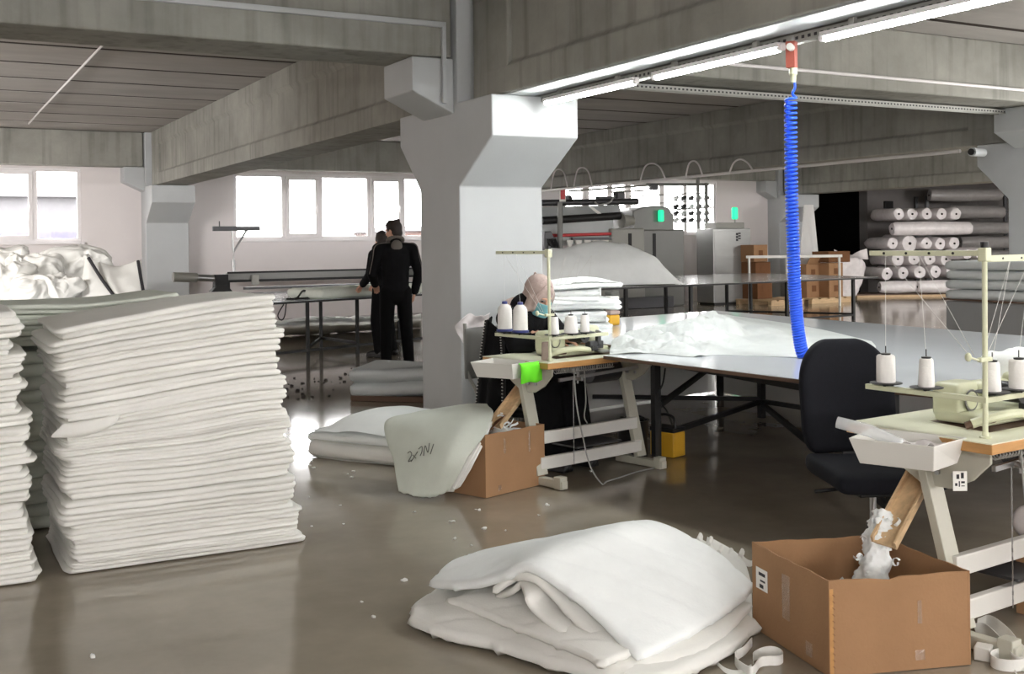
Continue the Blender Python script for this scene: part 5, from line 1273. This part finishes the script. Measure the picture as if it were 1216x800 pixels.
# ------------------------------------------------------------------ quilting machine in the middle bay
YM = 20.9
def B(name, mat, T, x0, y0, x1, y1, d0=0., d1=.8, bev=.02, yy=None):
    """box whose front face spans two sight points at depth plane YM+d0 and reaches back to YM+d1"""
    a = at_y(x0, y1, (yy or YM) + d0); b_ = at_y(x1, y0, (yy or YM) + d0)
    return MB().span((a.x - QO.x, d0, min(a.z, b_.z)), (b_.x - QO.x, d1, max(a.z, b_.z))).build(name, mat, T, smooth=0, bevel=bev)
g0 = at_y(745, 372, YM); QO = Vector((g0.x, YM, 0))
QM = thing('quilting_machine', 'large grey quilting machine with rollers standing before the right windows', 'machine', QO)
def pt(px, py, d=0.): p = at_y(px, py, YM + d); return Vector((p.x - QO.x, d, p.z))
mm = MB(); pr = [pt(752, 250), pt(762, 246), pt(780, 244), pt(794, 246), pt(800, 255), pt(801, 274), pt(752, 274)]
mm.extrude([(p.x, p.z) for p in pr], 1, 0, 1.0); mm.build('upper_cover', 'grey_metal', QM, smooth=0, bevel=.03)
a = pt(760, 374); b_ = pt(814, 272); MB().span((a.x, .05, 0), (b_.x, 1.15, b_.z)).build('main_cabinet', 'grey_metal', QM, smooth=0, bevel=.03)
a = pt(726, 374, -.1); b_ = pt(764, 271, -.1); MB().span((a.x, -.15, 0), (b_.x, .9, b_.z)).build('side_cabinet', 'mid_metal', QM, smooth=0, bevel=.03)
for x in (747, 782):
    a = pt(x, 330, -.16); b_ = pt(x + 3, 277, -.16); MB().span((a.x, -.165 if x < 760 else .04, a.z), (b_.x, -.15 if x < 760 else .055, b_.z)).build('slot', 'black_metal', QM, smooth=0)
p = pt(783, 257, -.02); MB().lathe([(.05, 0), (.07, .02), (.07, .24), (.05, .27)], p + Vector((0, -.06, -.12)), 16).build('signal_lamp', 'lamp_green', QM)
# frame and rollers to the left
def pl(px0, py0, px1, py1, r, name, mat, d=0., n=12): return MB().cyl(pt(px0, py0, d), pt(px1, py1, d), r, None, n).build(name, mat, QM)
pl(638, 241, 757, 239, .07, 'top_beam', 'dark_steel', -.1); pl(665, 240, 665, 300, .06, 'post', 'grey_metal', -.2); pl(643, 262, 738, 256, .085, 'black_roller', 'black_metal', -.1); pl(646, 280, 727, 277.5, .035, 'red_bar', 'red', -.1)
MB().sheet([[pt(640, 246, .3), pt(735, 243, .3)], [pt(640, 260, .0), pt(738, 255, .0)]], 8, 8, .02).build('upper_cloth', 'fabric_grey', QM)
MB().sheet([[pt(640, 264, .0), pt(728, 260, .0)], [pt(640, 296, -.05), pt(728, 282, -.05)]], 8, 8, .02).build('lower_cloth', 'fabric_grey', QM)
MB().sheet([[pt(699, 245, -.12), pt(703, 245, -.12)], [pt(714, 257, -.14), pt(719, 257, -.14)]], 4, 4, .01).build('white_strap', 'paper', QM)
for k in range(5):
    x = 677 + k * 10.5; t_ = MB(); a = pt(x - 4, 285, -.16); b_ = pt(x + 4, 285, -.16); c_ = pt(x, 297, -.2)
    t_.add([a, b_, c_, a + Vector((0, .05, 0)), b_ + Vector((0, .05, 0)), c_ + Vector((0, .05, 0))], [(0, 1, 2), (5, 4, 3), (0, 3, 4, 1), (1, 4, 5, 2), (2, 5, 3, 0)]); t_.build('cloth_clamp', 'paper', QM, smooth=0)
MB().span((pt(676, 284).x, -.14, pt(676, 284).z - .02), (pt(728, 284).x, -.08, pt(728, 284).z + .05)).build('clamp_rail', 'dark_steel', QM, smooth=0)
e = MB(); q = pt(650, 285, -.1); e.extrude([(q.x - .2, 0), (q.x + .28, 0), (q.x + .28, 1.3), (q.x + .05, 1.75), (q.x - .12, 1.75)], 1, -.2, .6); e.build('end_frame', 'dark_steel', QM, smooth=0, bevel=.02)
k_ = MB(); q = pt(742, 262, -.15); k_.cyl(q + Vector((-.1, 0, 0)), q + Vector((.22, 0, 0)), .17, .1); k_.build('drive_hub', 'mid_metal', QM)
k_ = MB(); q = pt(735, 234, 0); k_.box(q, (.2, .2, .22)); k_.box(q + Vector((-.35, 0, -.05)), (.5, .12, .12)); k_.build('motor', 'dark_steel', QM, bevel=.02)
MB().cyl(pt(673, 237), pt(677, 237), .1).build('roller_end', 'dark_steel', QM)
MB().tube(spline([pt(706, 240, -.2), pt(712, 243, -.2), pt(724, 240, -.2), pt(730, 232, -.2)], 6), .02, 8).build('tube', 'cord', QM)
cb_ = MB(); q = pt(655, 300, -.2)
for k in range(5): cb_.tube(spline([q + Vector((-.1 + .05 * k, 0, .3)), q + Vector((.0 + .03 * k, -.1, .05)), q + Vector((.12 + .04 * k, 0, -.2))], 5), .02, 6)
cb_.build('cables', 'black_cord', QM)
# floor level chassis seen under the table
a = pt(735, 372, -.3); b_ = pt(800, 366, -.3); MB().span((a.x, -.3, .01), (b_.x, .0, .25)).build('chassis', 'dark_steel', QM, smooth=0)
sg = at_y(668, 230, YM - .3); T = thing('hanging_sign', 'narrow red and white sign hung left of the quilting machine', 'sign', sg)
MB().box((0, 0, 0), (.15, .02, .34)).build('board', 'paper', T, smooth=0); MB().box((0, -.012, .0), (.11, .006, .24)).build('red_field', 'red', T, smooth=0)
for s in (-.05, .05): MB().cyl((s, 0, .17), (s, 0, 1.0), .005, None, 6).build('cord', 'cord', T)
# thread creel: frame posts, wires and rows of dark spools
CR = thing('thread_creel', 'tall pipe creel with rows of dark spools before the right window', 'rack', QO)
def pc(px, py, d=0.): p = at_y(px, py, YM + 1.28 + d * .5); return Vector((p.x - QO.x, 1.28 + d * .5, p.z))
def rod(a, b, r, name, mat='mid_metal', d0=0., d1=0.): return MB().cyl(pc(*a, d0), pc(*b, d1), r, None, 8).build(name, mat, CR)
for (x, y0) in ((828.5, 207), (838.5, 217)):
    p = pc(x, y0); MB().cyl((p.x, p.y, .0), p, .045, None, 10).build('post', 'grey_metal', CR)
rod((768, 219), (841, 219), .035, 'top_pipe', 'grey_metal'); rod((676, 227), (770, 220), .025, 'top_pipe'); rod((726, 228), (770, 226), .02, 'top_pipe')
rod((748, 233), (838, 229), .015, 'wire'); rod((750, 243), (840, 238), .012, 'wire'); rod((790, 250), (848, 246), .012, 'wire'); rod((848, 219), (848, 262), .012, 'wire')
for r_, y in enumerate((236, 246, 254, 262)):
    rod((798, y + 2), (846, y), .014, 'spool_rail', 'dark_steel', .25, .25)
    for k in range(5):
        p = pc(803 + k * 9, y - 1, .25); MB().lathe([(.02, -.06), (.055, -.055), (.045, .06), (.015, .065)], p, 10, Matrix.Rotation(1.2, 3, 'Y')).build('spool', 'black_plastic' if (k + r_) % 3 else 'fabric_grey', CR)
for k in range(6): rod((748 + k * 16, 233), (752 + k * 16, 262), .008, 'wire', 'mid_metal', .2, .2)
p = pc(776, 222); MB().box(p, (.22, .1, .14)).build('junction', 'dark_steel', CR, bevel=.01)
p = pc(834, 318, -.05); MB().box(p, (.16, .1, .34)).build('switch_box', 'dark_steel', CR, bevel=.01)
# small loops of wire on the beam conduit
for k, (x, y, r) in enumerate(((664, 210, 10), (692, 208, 11), (775, 203, 15), (824, 200, 10), (880, 198, 14))):
    e0 = at_x(x - r, y + 6, 12.02); e0.z = 2.62; e1 = at_x(x + r, y + 4, 12.02); e1.z = 2.62
    pts = spline([e0, at_x(x - r * .6, y - 5, 12.02), at_x(x, y - 9, 12.02), at_x(x + r * .6, y - 4, 12.02), e1], 6)
    tag(MB().tube(pts, .016, 6).build('cable', 'pvc'), 'white cable arc above the quilting machine, %s from the left' % ORD[k], 'cable', 'white cable arcs under the far beam')
# steel cabinet with signal lamp
c0 = at_y(848, 372, 20.6); c1 = at_y(891, 270, 20.6)
CB = thing('steel_cabinet', 'tall steel control cabinet with green lamp right of the quilting machine', 'cabinet', ((c0.x + c1.x) / 2, 20.6, 0)); hw = (c1.x - c0.x) / 2
MB().span((-hw, 0, .05), (hw, .6, c1.z - .02)).build('body', 'cabinet', CB, smooth=0, bevel=.012); MB().span((-hw * .75, .05, c1.z - .02), (hw * .75, .5, c1.z + .12)).build('top_vent', 'mid_metal', CB, smooth=0, bevel=.01); MB().span((-hw + .04, .02, 0), (hw - .04, .58, .05)).build('plinth', 'black_metal', CB, smooth=0)
MB().span((-hw + .03, -.012, .1), (hw - .03, 0, c1.z - .08)).build('door', 'cabinet', CB, smooth=0, bevel=.004); MB().box((hw - .12, -.03, 1.0), (.04, .03, .16)).build('handle', 'black_plastic', CB, bevel=.004)
dm = MB()
for q in range(3): dm.box((.14, -.016, 1.66 - q * .07), (.06, .006, .05)); dm.box((.215, -.016, 1.675 - q * .06), (.07, .006, .035))
dm.build('stickers', 'ink', CB, smooth=0)
MB().cyl((.3, .25, c1.z + .1), (.3, .25, c1.z + .22), .02, None, 8).build('lamp_post', 'mid_metal', CB); MB().lathe([(.05, 0), (.075, .02), (.075, .26), (.05, .29)], (.3, .25, c1.z + .2), 16).build('signal_lamp', 'lamp_green', CB)
# quilt mound on the long table
MD = []
base_c = at_z(728, 341, .795)
T0 = at_z(650, 341, .795); T1 = at_z(812, 338, .795)
ax = (T1 - T0); La = ax.length; ax.normalize(); ay = Vector((-ax.y, ax.x, 0))
prof = [(-.35, .0, .0), (-.3, .46, .1), (-.05, .66, .2), (.0, .66, .3), (.3, .68, .5)]
rows = []
for v, dy in enumerate((-.0, .05, .35, .8, 1.2, 1.35)):
    k = (0, .55, 1, 1, .6, 0)[v]; r = []
    for u, hz in ((-.25, .45), (.0, .54), (.25, .6), (.45, .63), (.66, .6), (.82, .46), (.94, .18), (1.0, .0)):
        r.append(T0 + ax * La * u + ay * (dy + .02) + Vector((0, 0, .02 + hz * k)))
    rows.append(r)
tag(MB().sheet(rows, 40, 60, .015, lambda p, u, v: Vector(p) + Vector((0, 0, max(0, p.z - .8) * .12 * nz(p, 3, 3) + .012 * nz(p, 8, 5) * (1 if p.z > .83 else 0)))).build('quilt_mound', 'fabric_cool', smooth=180), 'big rounded heap of thick white quilts on the long table before the machine', 'quilt heap')

# ------------------------------------------------------------------ storage corner on the right
def far_box(px, py, d, size, label, open_flap=False, rz=.1, z0=None, mat='cardboard'):
    c = at_d(px, py, d); T = thing('carton', label, 'carton', (c.x, c.y, c.z if z0 is None else z0), rz, 'brown cartons in the storage corner')
    MB().box((0, 0, size[2] / 2), size).build('body', mat, T, bevel=.01, smooth=0); MB().box((0, -size[1] / 2 - .002, size[2] / 2), (size[0] * .3, .004, size[2] * .35)).build('print', 'cardboard_dark', T, smooth=0)
    if open_flap:
        MB().bar((-.0, -size[1] / 2, size[2]), (.0, -size[1] / 2 - .12, size[2] + .18), size[0] * .95, .012, up=(0, 1, 0)).build('flap', mat, T, smooth=0)
    return T
pz = at_d(965, 346, 27.5)
def stackz(px, py, d): return max(.002, at_d(px, py, d).z)
PL = []
for k, (px, dd, lab) in enumerate(((914, 26.2, 'left'), (966, 26.9, 'right'))):
    c = at_d(px, 350, dd); T = thing('pallet', 'low wooden pallet with planks in the storage corner, %s one' % lab, 'pallet', (c.x, c.y, 0), .1); PW_ = (1.1, 1.4)[k]
    for q in range(3): MB().box((0, -.5 + q * .5, .05), (PW_, .1, .1)).build('runner', 'wood', T, smooth=0)
    for q in range(5): MB().box(((-.43 + q * .215) * PW_, 0, .115), (.15 * PW_, 1.15, .025)).build('plank', 'wood', T, smooth=0)
f1 = at_d(960, 345, 27); f2 = at_d(985, 345, 27)
far_box(957, 345, 26.8, (.5, .5, .42), 'brown carton under the flapped one left of the storage stack', z0=.13)
far_box(956, 330, 26.8, (.49, .5, .36), 'brown carton with raised flap on the left of the storage stack', True, z0=.555)
far_box(983, 345, 26.8, (.5, .5, .42), 'brown carton at the bottom beside the plastic bag', z0=.13)
far_box(983, 330, 26.8, (.5, .5, .39), 'brown carton in the middle row beside the plastic bag', z0=.555)
far_box(987, 315, 26.8, (.78, .5, .26), 'wide dark carton on top of the storage stack', z0=.96, mat='cardboard_dark')
far_box(899, 345, 26.4, (.5, .5, .5), 'dark carton low beside the steel cabinet', z0=.13, mat='cardboard_dark'); far_box(897, 330, 26.4, (.5, .5, .36), 'dark brown carton in the middle beside the steel cabinet', z0=.635, mat='cardboard_dark'); far_box(895, 320, 26.4, (.46, .46, .4), 'light carton on top beside the steel cabinet', z0=1.0)
r0 = at_d(886, 305, 25.2); r1 = at_d(1000, 306, 25.2)
T = thing('rail_stand', 'thin white rail on posts before the storage cartons', 'rail', (r0.x, r0.y, 0)); d_ = (r1 - r0)
MB().bar((0, 0, r0.z), (d_.x, d_.y, r0.z), .04, .06).build('rail', 'tray', T, smooth=0)
for f in (.03, .42, .97): MB().bar((d_.x * f, d_.y * f, .0), (d_.x * f, d_.y * f, r0.z), .04, .04).build('post', 'tray', T, smooth=0)
bgc = at_z(1018, 357, 0)
def bagfn(p, nn):
    q = Vector(p); f = (q.z + .55) / 1.1; s = .72 + .3 * min(1, f * 1.4); q.x *= s; q.y *= s
    return q + nn * (nz(p, 3, 5) * .06 + (.3 - abs(nz(p, 6, 7))) * .06)
T = thing('plastic_bag', 'big clear plastic bag full of white offcuts standing beside the cartons', 'bag', (bgc.x, bgc.y + .5, 0))
MB().rbox((0, 0, .57), (.95, .8, 1.06), .2, (20, 18, 18), fn=bagfn).build('filling', 'film', T, smooth=180)
MB().sheet([[(-.5, -.4, 1.0), (0, -.45, 1.05), (.5, -.4, 1.0)], [(-.55, -.3, 1.25), (0, -.2, 1.12), (.5, -.35, 1.28)]], 12, 20, .006, lambda p, u, v: Vector(p) + Vector((.06, .06, .04)) * nz(p, 6, 4)).build('bag_mouth', 'film', T, smooth=60)
# leaning white board in front of the dark doorway
l0 = at_d(955, 352, 28.0)
bd = MB(); A = [at_z(947, 356, .0) , at_z(977, 355, .0), at_d(966, 243, 28.0), at_d(955, 243, 27.7)]
bd.add([*A, *[p + Vector((.03, .06, 0)) for p in A]], [(0, 1, 2, 3), (7, 6, 5, 4), (0, 4, 5, 1), (1, 5, 6, 2), (2, 6, 7, 3), (3, 7, 4, 0)])
tag(bd.build('leaning_board', 'panel_white', smooth=0), 'pale tapered board leaning before the dark doorway', 'board')
tag(MB().box((0, 0, 0), (.34, .01, .3)).build('notice', 'panel_grey', loc=at_y(983, 269, WY + 2.994), smooth=0), 'small pale notice sheet in the dark doorway', 'notice')
# wrapped rolls
DR = 29.2
def roll(px, py, r, along, L, label, mat='film', d=DR, group='wrapped rolls in the storage corner'):
    """px,py = centre of the near end; along = direction of the axis (unit, world)"""
    c = at_d(px, py, d); T = thing('wrapped_roll', label, 'roll', c, 0, group); a = Vector(along).normalized()
    z = Vector((0, 0, 1)); s = a.cross(z).normalized(); R = Matrix((s, z.cross(a) * 0 + a.cross(s) * -1, a)).transposed()
    n = 22; pr = [(.02, -.015), (r * .5, -.02), (r * .9, -.01), (r, .05), (r * 1.02, L * .4), (r * .99, L * .8), (r, L - .05), (r * .9, L), (.02, L)]
    m = MB().lathe(pr, n=n, R=R)
    for i, p in enumerate(m.v): m.v[i] = p + Vector((nz(p + c, 5, 1), nz(p + c, 5, 2), nz(p + c, 5, 3))) * .028 + Vector((nz(p + c, 14, 1), nz(p + c, 14, 2), nz(p + c, 14, 3))) * .014
    m.build('film_wrap', mat, T, smooth=50); MB().cyl(a * -.03, a * .1, r * .17, None, 12).build('core', 'core', T)
    return T
away = (0.30, .95, 0); across = (.9, -.43, 0)
top_l = 'first second third fourth fifth'.split()
for k, x in enumerate((1067, 1083, 1100.5, 1118, 1135)): roll(x, 254, .165, away, 1.2, 'wrapped roll end in the top row of the storage stack, %s from the left' % ORD[k])
c = roll(1060, 271.5, .175, across, 2.05, 'long shiny wrapped roll lying across the stack below the top row', d=28.9)
for k, (x, r) in enumerate(((1060, .16), (1080, .24), (1100, .165), (1116.5, .165), (1133, .165))): roll(x, 289, r, away, 1.2, 'wrapped roll end in the row under the long roll, %s from the left' % ORD[k])
for k, x in enumerate((1066, 1085, 1104, 1123)): roll(x, 307.5, .17, away, 1.2, 'wrapped roll end in the row below the middle of the stack, %s from the left' % ORD[k])
for k, (x, y) in enumerate(((1053, 324.5), (1072, 324), (1092, 323), (1111, 322.5), (1130, 322))): roll(x, y, .165, away, 1.2, 'wrapped roll end in the row above the lowest bundles, %s from the left' % ORD[k])
roll(1045, 341, .15, across, 1.1, 'grey wrapped bundle lying lowest at the left of the stack', d=28.7); roll(1090, 340.5, .155, across, 1.4, 'shiny wrapped bundle lying lowest in the middle of the stack', d=28.6)
for k, (x, y) in enumerate(((1149, 302), (1163, 300))): roll(x, y, .14, away, 1.0, 'small white roll end behind the padding sheets, %s' % ('left one', 'right one')[k], d=28.5)
dark_rows = ((1104, 232, 2.0, 'long grey roll lying highest on the dark rack'), (1128, 252, 1.5, 'long grey roll, second from the top on the dark rack'), (1146, 271, 1.3, 'long grey roll, third from the top on the dark rack'), (1140, 288, 1.4, 'long grey roll, fourth from the top on the dark rack'), (1150, 304, 1.2, 'long grey roll lying lowest on the dark rack'))
for x, y, L, lab in dark_rows: roll(x, y, .17, across, L, lab, 'film_dim', 30.6, 'grey rolls on the dark rack')
rk = at_d(1100, 345, 31.2); T = thing('roll_rack', 'dark metal rack carrying the long grey rolls', 'rack', (rk.x, rk.y, 0), math.atan2(across[1], across[0]))
for x in (0, 2.6):
    for y in (-.1, .6): MB().span((x - .04, y - .04, 0), (x + .04, y + .04, 2.7)).build('upright', 'dark_steel', T, smooth=0)
for z in (.5, .9, 1.3, 1.75, 2.2): MB().span((0, -.12, z), (2.6, .6, z + .04)).build('shelf', 'dark_steel', T, smooth=0)
pw = at_d(1075, 351, 28.8); T = thing('pallet', 'low wooden boards under the wrapped rolls', 'pallet', (pw.x, pw.y, 0), math.atan2(across[1], across[0]))
for q in range(3): MB().span((-1.3, -.1 + q * .4, 0), (2.2, .05 + q * .4, .06)).build('runner', 'wood', T, smooth=0)
MB().span((-1.3, -.12, .06), (2.2, .9, .09)).build('deck', 'brown_edge', T, smooth=0)
n_ = at_d(1055, 243, 30.2); tag(MB().box((0, 0, 0), (.3, .08, .2)).build('wall_box', 'black_plastic', loc=n_, bevel=.01), 'small dark box on the wall above the left end of the rolls', 'box')
cm_ = at_d(1160, 181, 13.7); T = thing('security_camera', 'small white camera mounted on the corbel of the right pillar', 'camera', cm_)
MB().cyl((.12, 0, 0), (-.14, -.04, .0), .05, .055).build('housing', 'white_paint', T); MB().cyl((-.14, -.04, .0), (-.165, -.044, 0), .04).build('lens', 'black_plastic', T); MB().cyl((.08, 0, 0), (.2, .05, .03), .02).build('arm', 'white_paint', T)
# white pump or pile on the right table behind the sewing head
o = bundle(1222, 439, 5.0, (.34, .3, .16), 33, 'puffy white cover lying on the cutting table behind the right sewing head', 'fabric_cool', .2, .02); o['group'] = 'covers on the cutting table'
# small marks on the white pillar
mk = MB()
for z in (1.6, 1.57, 1.54): mk.span((4.44, 8.366, z), (4.45, 8.37, z + .018))
